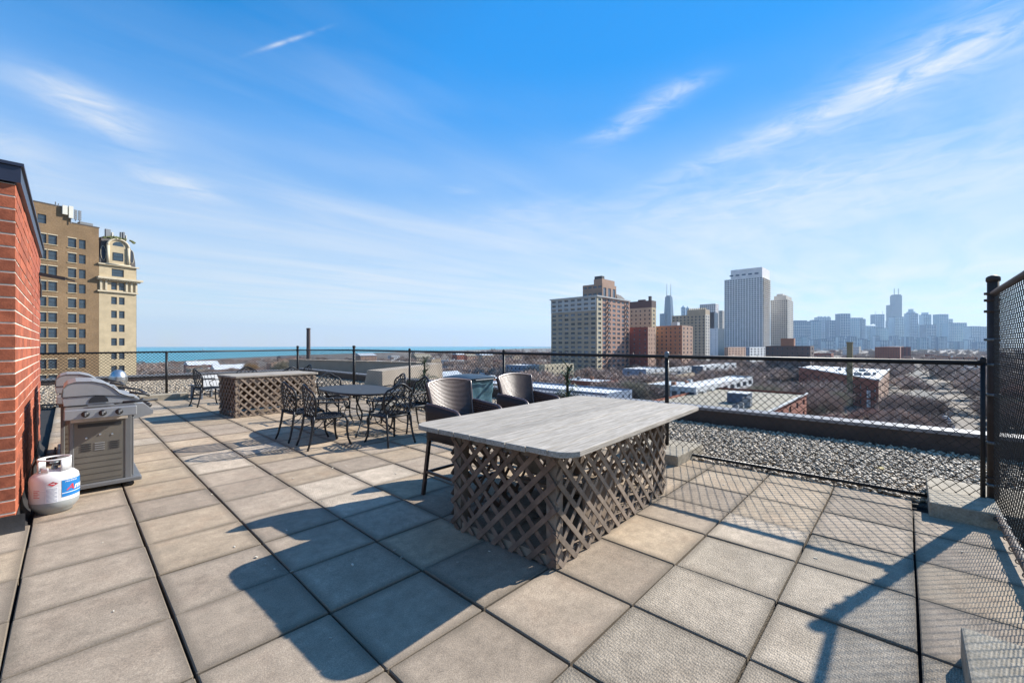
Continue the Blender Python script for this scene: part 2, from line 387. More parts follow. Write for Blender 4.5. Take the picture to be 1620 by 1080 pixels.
# gravel
gb = MB().prism([(5.60, -8), (8.4, -8), (8.4, 23.4), (-9, 23.4), (-9, 15.32), (5.42, 15.32), (5.60, 12.2)], -.06, -.035).build('gravel_bed', M['gravel_bed'])
tag(gb, kind='structure')
def in_gravel(x, y):
    a = (x > 5.67) & (x < 8.44) & (y > -7) & (y < 23.4)
    b = (y > 15.36) & (y < 23.4) & (x > -6) & (x < 8.44)
    c = (y > 12.2) & (x > 5.55 - (y - 12.2) * .06)
    return (a & ((y < 12.3) | c)) | b
ico_v = []; t_ = (1 + 5 ** .5) / 2
for a_, b_ in ((-1, t_), (1, t_), (-1, -t_), (1, -t_)): ico_v += [(a_, b_, 0)]
for a_, b_ in ((-1, t_), (1, t_), (-1, -t_), (1, -t_)): ico_v += [(0, a_, b_)]
for a_, b_ in ((t_, -1), (t_, 1), (-t_, -1), (-t_, 1)): ico_v += [(a_, 0, b_)]
ico_v = np.array(ico_v, float); ico_v /= np.linalg.norm(ico_v[0])
ico_f = np.array([(0, 11, 5), (0, 5, 1), (0, 1, 7), (0, 7, 10), (0, 10, 11), (1, 5, 9), (5, 11, 4), (11, 10, 2), (10, 7, 6), (7, 1, 8), (3, 9, 4), (3, 4, 2), (3, 2, 6), (3, 6, 8), (3, 8, 9), (4, 9, 5), (2, 4, 11), (6, 2, 10), (8, 6, 7), (9, 8, 1)])
def np_mesh(name, V, F, m, smooth=False):
    me = bpy.data.meshes.new(name); nv, nf = len(V), len(F); k = F.shape[1]
    me.vertices.add(nv); me.vertices.foreach_set('co', np.ascontiguousarray(V, dtype=np.float32).ravel())
    me.loops.add(nf * k); me.loops.foreach_set('vertex_index', np.ascontiguousarray(F, dtype=np.int32).ravel())
    me.polygons.add(nf); me.polygons.foreach_set('loop_start', np.arange(0, nf * k, k, dtype=np.int32))
    me.polygons.foreach_set('loop_total', np.full(nf, k, dtype=np.int32))
    if smooth: me.polygons.foreach_set('use_smooth', np.ones(nf, dtype=bool))
    me.materials.append(m); me.update(calc_edges=True); return me
def stones(n, xr, yr, s0, s1, cond=None):
    x = rng.uniform(*xr, n); y = rng.uniform(*yr, n); ok = in_gravel(x, y)
    if cond is not None: ok &= cond(x, y)
    x, y = x[ok], y[ok]; n = len(x)
    s = rng.uniform(s0, s1, n) * rng.choice([.75, 1, 1, 1.3], n)
    V = ico_v[None] * (1 + rng.uniform(-.16, .16, (n, 12, 1))) * np.stack([s * rng.uniform(.8, 1.35, n), s * rng.uniform(.7, 1, n), s * rng.uniform(.45, .75, n)], 1)[:, None, :]
    an = rng.uniform(0, 6.28, n); tl = rng.normal(0, .35, n)
    ct, st = np.cos(tl)[:, None], np.sin(tl)[:, None]
    yy, z2 = V[..., 1] * ct - V[..., 2] * st, V[..., 1] * st + V[..., 2] * ct
    V = np.stack([V[..., 0], yy, z2], -1)
    ca, sa = np.cos(an)[:, None], np.sin(an)[:, None]
    V = np.stack([V[..., 0] * ca - V[..., 1] * sa, V[..., 0] * sa + V[..., 1] * ca, V[..., 2]], -1)
    V += np.stack([x, y, rng.uniform(-.03, .006, n)], 1)[:, None, :]
    F = ico_f[None] + (np.arange(n) * 12)[:, None, None]
    return V.reshape(-1, 3), F.reshape(-1, 3)
parts = [stones(27000, (5.6, 8.45), (-2.5, 6.5), .017, .027), stones(11000, (5.5, 8.45), (6.5, 15.3), .022, .034),
         stones(26000, (-1.5, 8.45), (15.3, 23.4), .026, .042)]
off = 0; VV = []; FF = []
for V_, F_ in parts: VV.append(V_); FF.append(F_ + off); off += len(V_)
g = link('gravel', np_mesh('gravel', np.concatenate(VV), np.concatenate(FF), M['pebble'], True)); tag(g, kind='stuff')
leaf = MB().grid(lambda u, v: Vector(((u - .5) * .12, (v - .5) * .09 * (1 - (2 * u - 1) ** 2) ** .5, .02 * math.sin(u * 3) + .012 * (2 * v - 1) ** 2)), 6, 4)
lf = leaf.build('dry_leaf', mat('dry_leaf', (.55, .42, .16), .7), None, True, loc=P(1391, 742, 0), rot=(0, .1, .6)); tag(lf, 'curled yellow dry leaf lying on the gravel beyond the low fence', 'leaf')

# parapets: base, face boards, metal cap lengths
def parapet(name, x0, x1, y0, y1, h, label):
    t = empty(name, ((x0 + x1) / 2, (y0 + y1) / 2, 0), 0, label, 'parapet wall'); cx_, cy_ = t.location.x, t.location.y
    MB().bx(x0 - cx_, x1 - cx_, y0 - cy_, y1 - cy_, -3, h).build('wall', M['parapet'], t)
    along_y = (y1 - y0) > (x1 - x0); a, b = (y0, y1) if along_y else (x0, x1)
    n = int((b - a) / 3.05)
    for k in range(n):
        u0 = a + k * (b - a) / n + .004; u1 = a + (k + 1) * (b - a) / n - .004
        m_ = MB()
        if along_y: m_.bx(x0 - .03 - cx_, x1 + .03 - cx_, u0 - cy_, u1 - cy_, h + .002, h + .02).bx(x0 - .032 - cx_, x0 - .02 - cx_, u0 - cy_, u1 - cy_, h - .03, h + .001)
        else: m_.bx(u0 - cx_, u1 - cx_, y0 - .03 - cy_, y1 + .03 - cy_, h + .002, h + .02).bx(u0 - cx_, u1 - cx_, y0 - .032 - cy_, y0 - .02 - cy_, h - .045, h + .001)
        m_.build('metal_cap', M['cap'], t)
    return t
parapet('roof_parapet', 8.5, 8.8, -8, 23.9, .27, 'long dark parapet with pale metal cap beyond the pebble strip on the right')
parapet('roof_parapet', -9, 8.45, 23.45, 23.8, .23, 'dark parapet at the far edge of the gravel in front of the lake')

# concrete blocks
def block(x0, x1, y0, y1, h, label, extra=None):
    o = bmod(MB().bx(-(x1 - x0) / 2, (x1 - x0) / 2, -(y1 - y0) / 2, (y1 - y0) / 2, -.05, h).build('concrete_block', M['concrete'], loc=((x0 + x1) / 2, (y0 + y1) / 2, 0)), .012, 2)
    o.rotation_euler.z = random.uniform(-.01, .01)
    return tag(o, label, 'concrete block', 'concrete blocks weighing down the fence posts')
block(5.17, 6.15, -.95, -.155, .125, 'large concrete block under the tall corner post of the fence')
block(5.16, 6.05, 2.05, 2.85, .125, 'concrete block under the middle fence post right behind the long table')
block(2.05, 2.93, -.80, -.19, .15, 'rough concrete block cut by the bottom right corner of the photo')
block(1.30, 2.35, 14.85, 15.35, .15, 'long concrete block under the left fence post near the grills')
block(5.05, 5.75, 8.6, 9.3, .12, 'concrete block under the fence post behind the iron chairs')
block(5.1, 5.9, 5.35, 6.0, .12, 'concrete block under the fence post behind the second woven bar chair')
db = MB().bx(-.22, .22, -.13, .13, 0, .16).build('planter_box', M['wood_dark'], loc=(5.1, 11.2, 0)); tag(db, 'small dark wooden box on the paving beyond the iron table', 'box')

# ---------------------------------------------------------------- chain link fences
def chainlink(A, B, z0, z1, hw, dr, r, z0b=None, z1b=None):
    """diamond mesh between two ground points, as one array mesh of thin square wires"""
    A, B = np.array(A, float), np.array(B, float); L = np.linalg.norm(B - A); u = (B - A) / L; nrm = np.array([-u[1], u[0]])
    n = int(L / hw); rows = int((z1 - z0) / dr) + 1
    k = np.arange(n)[:, None]; rr = np.arange(rows + 1)[None, :]
    s = (k + (rr + k) % 2) * hw; z = np.broadcast_to(z0 + rr * (z1 - z0) / rows, s.shape).copy()
    # small hand-made unevenness, wires swing in front of / behind the plane
    off = (((rr + k) % 2) * 2 - 1) * r * .8 + 0 * s
    s = s + rng.normal(0, hw * .035, s.shape); z += rng.normal(0, dr * .04, s.shape)
    bow = np.sin(s / L * math.pi) * .0
    if z1b is not None: z = z + (z1b - z1) * (s / L) * (z - z0) / (z1 - z0)
    x = A[0] + u[0] * s + nrm[0] * (off + bow); y = A[1] + u[1] * s + nrm[1] * (off + bow)
    C = np.stack([x, y, z], -1)                              # n, rows+1, 3
    a1 = np.array([nrm[0], nrm[1], 0]) * r; b1 = np.array([u[0], u[1], 0]) * r * 1.25
    V = np.stack([C + a1, C + b1, C - a1, C - b1], 2)          # n, rows+1, 4, 3
    base = (np.arange(n)[:, None, None] * (rows + 1) + np.arange(rows)[None, :, None]) * 4
    j = np.arange(4)[None, None, :]; j2 = (j + 1) % 4
    F = np.stack([base + j, base + j2, base + 4 + j2, base + 4 + j], -1).reshape(-1, 4)
    return V.reshape(-1, 3), F
def fence(name, A, B, posts, zr, zrb, label, hw=.042, dr=.041, r=.0021, pr=.022, zb=.05, post_h=None, railr=.021, m='vinyl'):
    t = empty(name, (A[0], A[1], 0), 0, label, 'fence'); o = Vector((A[0], A[1], 0))
    V, F = chainlink((0, 0), (B[0] - A[0], B[1] - A[1]), zb, zr + .01, hw, dr, r, z1b=zrb + .01)
    tag(link('wire_mesh', np_mesh('wire_mesh', V, F, M['vinyl']), t), kind='stuff')
    q = Vector((B[0] - A[0], B[1] - A[1], 0)); L = q.length
    MB().tube([(0, 0, zr), (q.x, q.y, zrb)], railr, 10).build('top_rail', M[m], t, True)
    MB().tube([(0, 0, zb), (q.x, q.y, zb)], railr * .8, 8).build('bottom_rail', M[m], t, True)
    # twisted wire ends that stick up over the rail
    mk = MB(); n = int(L / (2 * hw))
    for k in range(n):
        s = (k + .5) / n + random.uniform(-.1, .1) / n; c = q * s; zc = zr + (zrb - zr) * s + railr
        u = q.normalized() * .006
        mk.bar(c + Vector((0, 0, zc)) - u, c + Vector((random.uniform(-.006, .006), random.uniform(-.006, .006), zc + random.uniform(.012, .026))) + u, .004, .004)
    tag(mk.build('wire_ends', M['vinyl'], t), kind='stuff')
    for (f, hgt, rad, cap) in posts:
        c = q * f; p = MB().tube([c + Vector((0, 0, 0)), c + Vector((0, 0, hgt))], rad, 14).build('post', M[m], t, True)
        cp = MB().lathe([(rad * 1.2, -.03), (rad * 1.22, .0), (rad * 1.12, .012), (rad * .6, .024), (.001, .028)], 14, c + Vector((0, 0, hgt)))
        if cap == 'galv': cp.lathe([(rad * 1.15, -.06), (rad * 1.28, -.058), (rad * 1.28, -.03), (rad * 1.15, -.028)], 14, c + Vector((0, 0, hgt)))
        cp.build('post_cap', M['galv'] if cap == 'galv' else M[m], p, True)
    return t
FX = 5.66
def fpost(px, py): Y = atX(px, FX); return Y, zat(py, FX * FW.x + Y * FW.y)
fp = [fpost(*q) for q in ((1555, 574), (1055, 562.2), (797, 556.5), (648, 554), (560, 553.8))]
ya, yb = fp[0][0], fp[-1][0]; fr_ = lambda k: (fp[k][0] - ya) / (yb - ya)
f1 = fence('low_fence', (FX, ya), (FX, yb), [(0.0, fp[0][1] + .03, .017, ''), (fr_(1), fp[1][1] + .03, .027, 'galv'), (fr_(2), fp[2][1] + .02, .025, ''), (fr_(3), fp[3][1] + .02, .025, ''), (1, fp[4][1] + .11, .038, 'x')], fp[0][1], fp[4][1],
      'long low black chain link fence along the pebble strip on the right', r=.0034, railr=.024)
f2 = fence('low_fence', (FX, yb), (5.42, 15.25), [(1, 1.47, .036, 'x')], fp[4][1], 1.345, 'short corner length of low chain link fence between the two taller posts', r=.0042)
f3 = fence('low_fence', (5.42, 15.25), (-1.6, 15.25), [(.5, 1.31, .030, ''), (.995, 1.30, .024, '')], 1.345, 1.29, 'low black chain link fence across the far left end of the terrace', r=.0045, railr=.024)
# tall fence, running back past the camera on the right
t = empty('tall_fence', (5.70, -.575, 0), 0, 'tall dark chain link fence with a thick corner post at the right edge', 'fence')
V, F = chainlink((0, 0), (-4.6, 0), .09, 1.955, .034, .036, .0023)
tag(link('wire_mesh', np_mesh('wire_mesh', V, F, M['vinyl']), t), kind='stuff')
MB().tube([(0, 0, 1.96), (-4.6, 0, 1.96)], .024, 12).build('top_rail', M['post'], t, True)
MB().tube([(-.35, .02, .10), (-4.6, .02, .10)], .026, 12).build('bottom_rail', M['post'], t, True)
sp = [( -.35 - k * .02, .02 + .036 * math.cos(k * .55), .10 + .036 * math.sin(k * .55)) for k in range(200)]
MB().tube(sp, .004, 5).build('lacing_wire', M['galv'], t, True)
pst = MB().tube([(0, 0, .0), (0, 0, 2.09)], .038, 20).build('corner_post', M['post'], t, True)
MB().lathe([(.041, -.035), (.046, -.03), (.046, 0), (.038, .012), (.015, .024), (.001, .026)], 20, (0, 0, 2.10)).build('post_cap', M['post'], pst, True)
for z, m_ in ((.24, 'galv'), (.62, 'galv'), (.30, 'post'), (1.32, 'galv'), (1.545, 'galv'), (1.80, 'post'), (1.90, 'post'), (1.96, 'post'), (1.05, 'galv')):
    MB().tube([(0, 0, z - .012), (0, 0, z + .012)], .0415, 20).box((-.046, .0, z), (.02, .012, .022)).box((0, .046, z), (.012, .02, .022)).build('clamp_band', M[m_], pst, True)
MB().tube([(-3.1, 0, 0), (-3.1, 0, 2.05)], .04, 14).build('post', M['post'], t, True)
MB().box((.0, .10, 1.332), (.016, .12, .016)).build('rail_bracket', M['vinyl'], t)

# ---------------------------------------------------------------- brick stair wall on the left
t = empty('brick_wall', (-.29, 5.22, 0), 0, 'red brick penthouse wall with dark blue metal coping at the left edge', 'wall')
MH = .1016
MB().bx(-3.6, -.0045, .0045, 4.15, -.05, 2.79).build('mortar_core', M['mortar'], t)
def brick_mesh(Lb, horiz):
    h = MH - .0135
    if horiz == 'x': return MB().bbox(0, Lb - .007, -.0, .06, 0, h, .003).mesh('brick', M['brick'])
    return MB().bbox(-.06, 0, 0, Lb - .007, 0, h, .003).mesh('brick', M['brick'])
side_full, side_half = brick_mesh(.305, 'y'), brick_mesh(.1525, 'y')
fr_full, fr_half = brick_mesh(.305, 'x'), brick_mesh(.1525, 'x')
bl = []
for c in range(27):
    z = .055 + c * MH; y = 0.062; first = (c % 2 == 1)
    while y < 4.1:
        half = first and y < .1
        Lb = .1525 if half else .305
        bl.append((z, 's', y, half)); y += Lb
    x = 0.0; n = 0
    while x < 1.3:
        half = (not first) and n == 0
        Lb = .1525 if half else .305
        bl.append((z, 'f', x, half)); x += Lb; n += 1
bl.sort(key=lambda b: (b[2] if b[1] == 's' else b[2] * 2.5))
rest = MB(); cntb = 0
for (z, s, u, half) in bl:
    if cntb < 296:
        cntb += 1
        if s == 's': link('brick', side_half if half else side_full, t, (random.uniform(-.0015, .0015), u, z), (0, 0, random.gauss(0, .003)))
        else:
            Lb = .1525 if half else .305
            link('brick', fr_half if half else fr_full, t, (-u - Lb + .007, 0, z))
    else:
        Lb = (.1525 if half else .305) - .010
        if s == 's': rest.bx(-.06, random.uniform(-.002, .002), u, u + Lb, z, z + MH - .0125)
        else: rest.bx(-u - Lb, -u, 0, .06, z, z + MH - .0135)
if rest.v: tag(rest.build('brickwork', mat('far_brick', (.31, .08, .04), .85, 0, .16, 12, island=.16), t), kind='stuff')
MB().bx(-3.7, .028, -.028, 4.2, 2.80, 2.945).build('coping', M['coping'], t)
MB().bx(-3.72, .045, -.045, 4.22, 2.93, 2.955).build('coping_lip', M['coping'], t)
MB().grid(lambda u, v: Vector((.004 + .05 * (1 - v) ** 3 + .004 * math.sin(u * 60) * (1 - v), u * 4.15, -.03 + v * .16)), 60, 6).build('base_flashing', M['flash'], t, True)
MB().grid(lambda u, v: Vector((-3.6 * u + .05 * (1 - u), -.004 - .05 * (1 - v) ** 3 + .004 * math.sin(u * 50) * (1 - v), -.03 + v * .16)), 60, 6).build('base_flashing', M['flash'], t, True)
a = empty('wall_bracket', (-.29, 9.05, 2.49), 0, 'thin dark metal arm sticking out high on the brick wall', 'bracket')
MB().tube([(0, 0, 0), (.02, 0, -.12), (.02, 0, -.3)], .012, 6).build('wall_plate', M['iron'], a)
MB().bar((0, 0, .03), (.26, .0, -.01), .05, .045).bar((.08, .0, .03), (.36, .03, -.03), .02, .02).build('arm', M['iron'], a)

# ---------------------------------------------------------------- lattice tables
def clip_rect(p, dr, W, Hh):
    t0, t1 = -1e9, 1e9
    for k, mx in ((0, W), (1, Hh)):
        if abs(dr[k]) < 1e-9: continue
        a = -p[k] / dr[k]; b = (mx - p[k]) / dr[k]
        t0 = max(t0, min(a, b)); t1 = min(t1, max(a, b))
    return (t0, t1) if t1 > t0 + .03 else None
def lattice_face(root, org, ud, nrm, W, Hh, m, sp=.118, sw=.036, skip=0., ang=45, mixm=None, flip=1):
    ud, nrm, org = Vector(ud), Vector(nrm), Vector(org)
    for layer, sgn in ((0, flip), (1, -flip)):
        dr = (math.cos(R(ang)), sgn * math.sin(R(ang)))
        pn = (-dr[1], dr[0]); ext = abs(W * pn[0]) + abs(Hh * pn[1]); k = 0
        o0 = min(0, W * pn[0]) + min(0, Hh * pn[1]); s = o0 + sp * .4
        while s < o0 + ext:
            if random.random() >= skip:
                ss = s + random.gauss(0, .003); p = (pn[0] * ss, pn[1] * ss); cr = clip_rect(p, dr, W, Hh)
                if cr:
                    a = org + ud * (p[0] + dr[0] * cr[0]) + Vector((0, 0, p[1] + dr[1] * cr[0])); b = org + ud * (p[0] + dr[0] * cr[1]) + Vector((0, 0, p[1] + dr[1] * cr[1]))
                    off = nrm * (.006 + .0085 * layer + random.uniform(0, .002)) if not (layer == 1) else nrm * (.0155 + random.uniform(0, .002))
                    mid = (a + b) / 2; L = (b - a); L2 = L.length
                    mb = MB().bar(-L / 2, L / 2, sw * random.uniform(.93, 1.05), .0068, nrm)
                    mb.build('lattice_slat', (mixm or m) if layer else m, root, loc=mid + off)
            s += sp
def lattice_table(loc, rz, bx0, bx1, by0, by1, h, tx0, tx1, ty0, ty1, nplank, label, faces, rad=.14):
    t = empty('lattice_table', loc, rz, label, 'table', 'lattice-sided timber bar tables')
    W, Dp = bx1 - bx0, by1 - by0; hb = h - .045
    for (x, y) in ((bx0 + .045, by0 + .045), (bx1 - .045, by0 + .045), (bx0 + .045, by1 - .045), (bx1 - .045, by1 - .045)):
        MB().bx(x - .04, x + .04, y - .04, y + .04, 0, hb).build('corner_post', M['wood'], t)
    MB().bx(bx0 + .09, bx1 - .09, by0 + .012, by0 + .05, hb - .10, hb - .005).build('apron_board', M['wood'], t)
    MB().bx(bx0 + .09, bx1 - .09, by1 - .05, by1 - .012, hb - .10, hb - .005).build('apron_board', M['wood'], t)
    MB().bx(bx0 + .09, bx1 - .09, by0 + .012, by0 + .05, .0, .06).build('kick_board', M['wood'], t)
    MB().bx(bx0 + .012, bx0 + .05, by0 + .09, by1 - .09, hb - .10, hb - .005).build('apron_board', M['wood'], t)
    MB().bx(bx0 + .012, bx0 + .05, by0 + .09, by1 - .09, 0, .06).build('kick_board', M['wood'], t)
    for f, mm in faces.items():
        if f == '-y':
            lattice_face(t, (bx0, by0, .0), (1, 0, 0), (0, -1, 0), W, hb, M[mm])
        elif f == '-x':
            lattice_face(t, (bx0, by1, .0), (0, -1, 0), (-1, 0, 0), Dp, hb, M[mm], flip=-1)
        elif f == '+y': lattice_face(t, (bx1, by1, .0), (-1, 0, 0), (0, 1, 0), W, hb, M[mm])
        elif f == '+x': lattice_face(t, (bx1, by0, .0), (0, 1, 0), (1, 0, 0), Dp, hb, M[mm])
    # planks running along local x with rounded corners of the whole top
    pw = (ty1 - ty0) / nplank
    for k in range(nplank):
        ya, yb = ty0 + k * pw + .0025, ty0 + (k + 1) * pw - .0025; e0, e1 = random.uniform(-.006, .004), random.uniform(-.004, .006)
        def inset(y):
            q = max(0, max(ty0 + rad - y, y - (ty1 - rad)))
            return rad - math.sqrt(max(0, rad * rad - min(q, rad) ** 2))
        yy = [ya + (yb - ya) * s / 6 for s in range(7)]
        pts = [(tx1 + e1 - inset(y), y) for y in yy] + [(tx0 + e0 + inset(y), y) for y in reversed(yy)]
        dz = random.uniform(-.0022, .0022)
        bmod(MB().prism(pts, h - .036 + dz, h + dz).build('plank', M['plank'], t), .003, 1)
    return t
# main table, pushed a few degrees off the paving grid
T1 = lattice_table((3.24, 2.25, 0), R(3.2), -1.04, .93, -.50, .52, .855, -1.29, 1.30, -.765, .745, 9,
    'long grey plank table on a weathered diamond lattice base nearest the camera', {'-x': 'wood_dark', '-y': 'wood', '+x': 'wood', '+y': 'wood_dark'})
MB().bx(-.60, -.10, -.46, -.44, .05, .45).build('inner_board', M['wood'], T1)
MB().box((.2, .1, .12), (1.3, .6, .03), Matrix.Rotation(.25, 3, 'Y')).build('fallen_board', M['wood'], T1)
MB().box((-.3, .15, .35), (.9, .05, .09), Matrix.Rotation(.5, 3, 'Y')).build('brace', M['wood'], T1)
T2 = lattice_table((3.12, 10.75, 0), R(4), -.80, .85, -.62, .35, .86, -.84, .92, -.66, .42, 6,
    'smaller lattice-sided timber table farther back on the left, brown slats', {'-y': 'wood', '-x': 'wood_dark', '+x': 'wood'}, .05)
MB().bx(-.74, .8, .30, .33, .04, .8).build('inner_board', M['wood_dark'], T2)
MB().box((.1, -.1, .3), (1.1, .05, .14), Matrix.Rotation(.6, 3, 'Y')).build('brace', M['wood'], T2)
MB().box((-.2, -.2, .4), (.7, .05, .12), Matrix.Rotation(-.7, 3, 'Y')).build('brace', M['wood_dark'], T2)

# ---------------------------------------------------------------- wicker bar chairs (front looks to local -Y)
def weave(fn, nu, nv, amp=.0035, gap=.16):
    mb = MB()
    for j in range(nv):
        v0 = (j + gap / 2) / nv; v1 = (j + 1 - gap / 2) / nv; vs = []
        m = nu * 2
        for i in range(m + 1):
            u = i / m; ph = math.sin(math.pi * (i / 2 + j)) if i % 2 == 0 else math.sin(math.pi * (i / 2 + j))
            o = amp * (1 if ((i // 1) // 1 + 0) % 2 == 0 else -1) * (1 if j % 2 == 0 else -1)
            for v, b in ((v0, -.0035), ((v0 + v1) / 2, 0.0015), (v1, -.0035)):
                p, nn = fn(u, v); vs.append(p + nn * (o + b))
        mb.add(vs, [(i * 3 + q, (i + 1) * 3 + q, (i + 1) * 3 + q + 1, i * 3 + q + 1) for i in range(m) for q in (0, 1)])
    return mb
def sheet(fn, nu, nv, off=-.012):
    return MB().grid(lambda u, v: fn(u, v)[0] + fn(u, v)[1] * off, nu, nv)
def wicker_chair(loc, rz, label):
    t = empty('bar_chair', loc, rz, label, 'bar chair', 'brown woven bar chairs at the long table')
    def back(u, v):
        x = (u - .5) * (.47 + .10 * v); cv = (2 * u - 1) ** 2
        y = .17 + .115 * v - .055 * cv; z = .62 + (.515 - .03 * cv) * v
        n = Vector((-(2 * u - 1) * .42, -1, .2)).normalized()
        return Vector((x, y, z)), n
    bk = weave(back, 24, 38, .0036, .24); bk.build('backrest', M['wicker'], t, True)
    bs = sheet(back, 16, 8, -.013).build('backrest_core', M['wicker_dark'], t, True)
    sm_ = bs.modifiers.new('thick', 'SOLIDIFY'); sm_.thickness = .022; sm_.offset = -1
    MB().tube([back(0, v / 8)[0] for v in range(9)] + [back(u / 14, 1)[0] + Vector((0, .01, .006)) for u in range(15)] + [back(1, 1 - v / 8)[0] for v in range(9)], .013, 8).build('back_rim', M['wicker'], t, True)
    for sx_ in (-1, 1):
        def arm(u, v, s=sx_):
            L = .54; y = .24 - u * L; top = .905 - .05 * max(0, u - .2) - (.0 if u < .78 else (1 - math.sqrt(max(0, 1 - ((u - .78) / .22) ** 2))) * .20)
            z = .56 + (top - .56) * v
            return Vector((s * (.275 + .022 * v), y, z)), Vector((s, 0, 0))
        weave(arm, 18, 14, .005, .28).build('armrest', M['wicker'], t, True)
        def armi(u, v, s=sx_):
            p, n = arm(u, v); return p - Vector((s * .035, 0, 0)), -n
        weave(armi, 18, 14, .005, .28).build('armrest', M['wicker'], t, True)
        c = sheet(arm, 14, 4, -.011).build('armrest_core', M['wicker_dark'], t, True); sm_ = c.modifiers.new('thick', 'SOLIDIFY'); sm_.thickness = .024; sm_.offset = -1 if sx_ > 0 else 1
        MB().tube([arm(u / 20, 1)[0] - Vector((sx_ * .018, 0, 0)) for u in range(21)] + [arm(1, 1 - k / 5)[0] - Vector((sx_ * .018, 0, 0)) for k in range(1, 6)], .018, 8).build('arm_rim', M['wicker'], t, True)
    for (nm, fn) in (('seat_apron', lambda u, v: (Vector((.27 - .54 * u, -.27, .56 + .09 * v)), Vector((0, -1, 0)))), ('seat_apron', lambda u, v: (Vector((-.27 + .54 * u, .26, .54 + .11 * v)), Vector((0, 1, 0)))),
                     ('seat', lambda u, v: (Vector((-.26 + .52 * u, -.26 + .5 * v, .655 + .004 * math.sin(v * 3))), Vector((0, 0, 1))))):
        weave(fn, 18, 5 if nm != 'seat' else 20, .005, .28).build(nm, M['wicker'], t, True)
    MB().bx(-.262, .262, -.262, .252, .56, .642).build('seat_frame', M['wicker_dark'], t)
    for sx_ in (-1, 1):
        MB().bar((sx_ * .255, -.25, .57), (sx_ * .275, -.29, 0), .032, .032, (0, 1, 0)).build('leg', M['leg_brown'], t)
        MB().bar((sx_ * .255, .24, .57), (sx_ * .285, .30, 0), .032, .032, (0, 1, 0)).build('leg', M['leg_brown'], t)
        MB().bar((sx_ * .272, -.275, .235), (sx_ * .276, .278, .235), .02, .026).build('stretcher', M['leg_brown'], t)
    MB().bar((-.27, -.276, .235), (.27, -.276, .235), .02, .026).build('footrest', M['leg_brown'], t)
    MB().bar((-.27, .276, .225), (.27, .276, .225), .02, .026).build('stretcher', M['leg_brown'], t)
    return t
wicker_chair((2.735, 3.23, 0), R(1), 'brown woven bar chair nearer the camera, tucked behind the left end of the long table')
wicker_chair((3.80, 3.30, 0), R(-2), 'brown woven bar chair behind the middle of the long table, right of its twin')

# ---------------------------------------------------------------- cast iron dining chairs (front looks to local +Y)
def poly_clip(p, dr, poly):
    """intervals of the line p + t dr inside a polygon"""
    ts = []; n = len(poly)
    for k in range(n):
        a, b = poly[k], poly[(k + 1) % n]; ex, ey = b[0] - a[0], b[1] - a[1]
        den = dr[0] * ey - dr[1] * ex
        if abs(den) < 1e-9: continue
        tt = ((a[0] - p[0]) * ey - (a[1] - p[1]) * ex) / den; s = ((a[0] - p[0]) * dr[1] - (a[1] - p[1]) * dr[0]) / den
        if 0 <= s < 1: ts.append(tt)
    ts.sort(); return [(ts[k], ts[k + 1]) for k in range(0, len(ts) - 1, 2)]
def lattice_in(poly, fn, sp, r, angs, bow=.0):
    mb = MB()
    for an in angs:
        dr = (math.cos(R(an)), math.sin(R(an))); pn = (-dr[1], dr[0]); ds = [a[0] * pn[0] + a[1] * pn[1] for a in poly]
        s = math.floor(min(ds) / sp) * sp + sp / 2
        while s < max(ds):
            for (t0, t1) in poly_clip((pn[0] * s, pn[1] * s), dr, poly):
                if t1 - t0 < .015: continue
                pts = []
                for k in range(7):
                    tt = t0 + (t1 - t0) * k / 6; wv = .006 * math.sin(tt / sp * math.pi / 2 + s * 9)
                    pts.append(fn(pn[0] * (s + wv) + dr[0] * tt, pn[1] * (s + wv) + dr[1] * tt))
                mb.tube(pts, r, 5)
            s += sp
    return mb
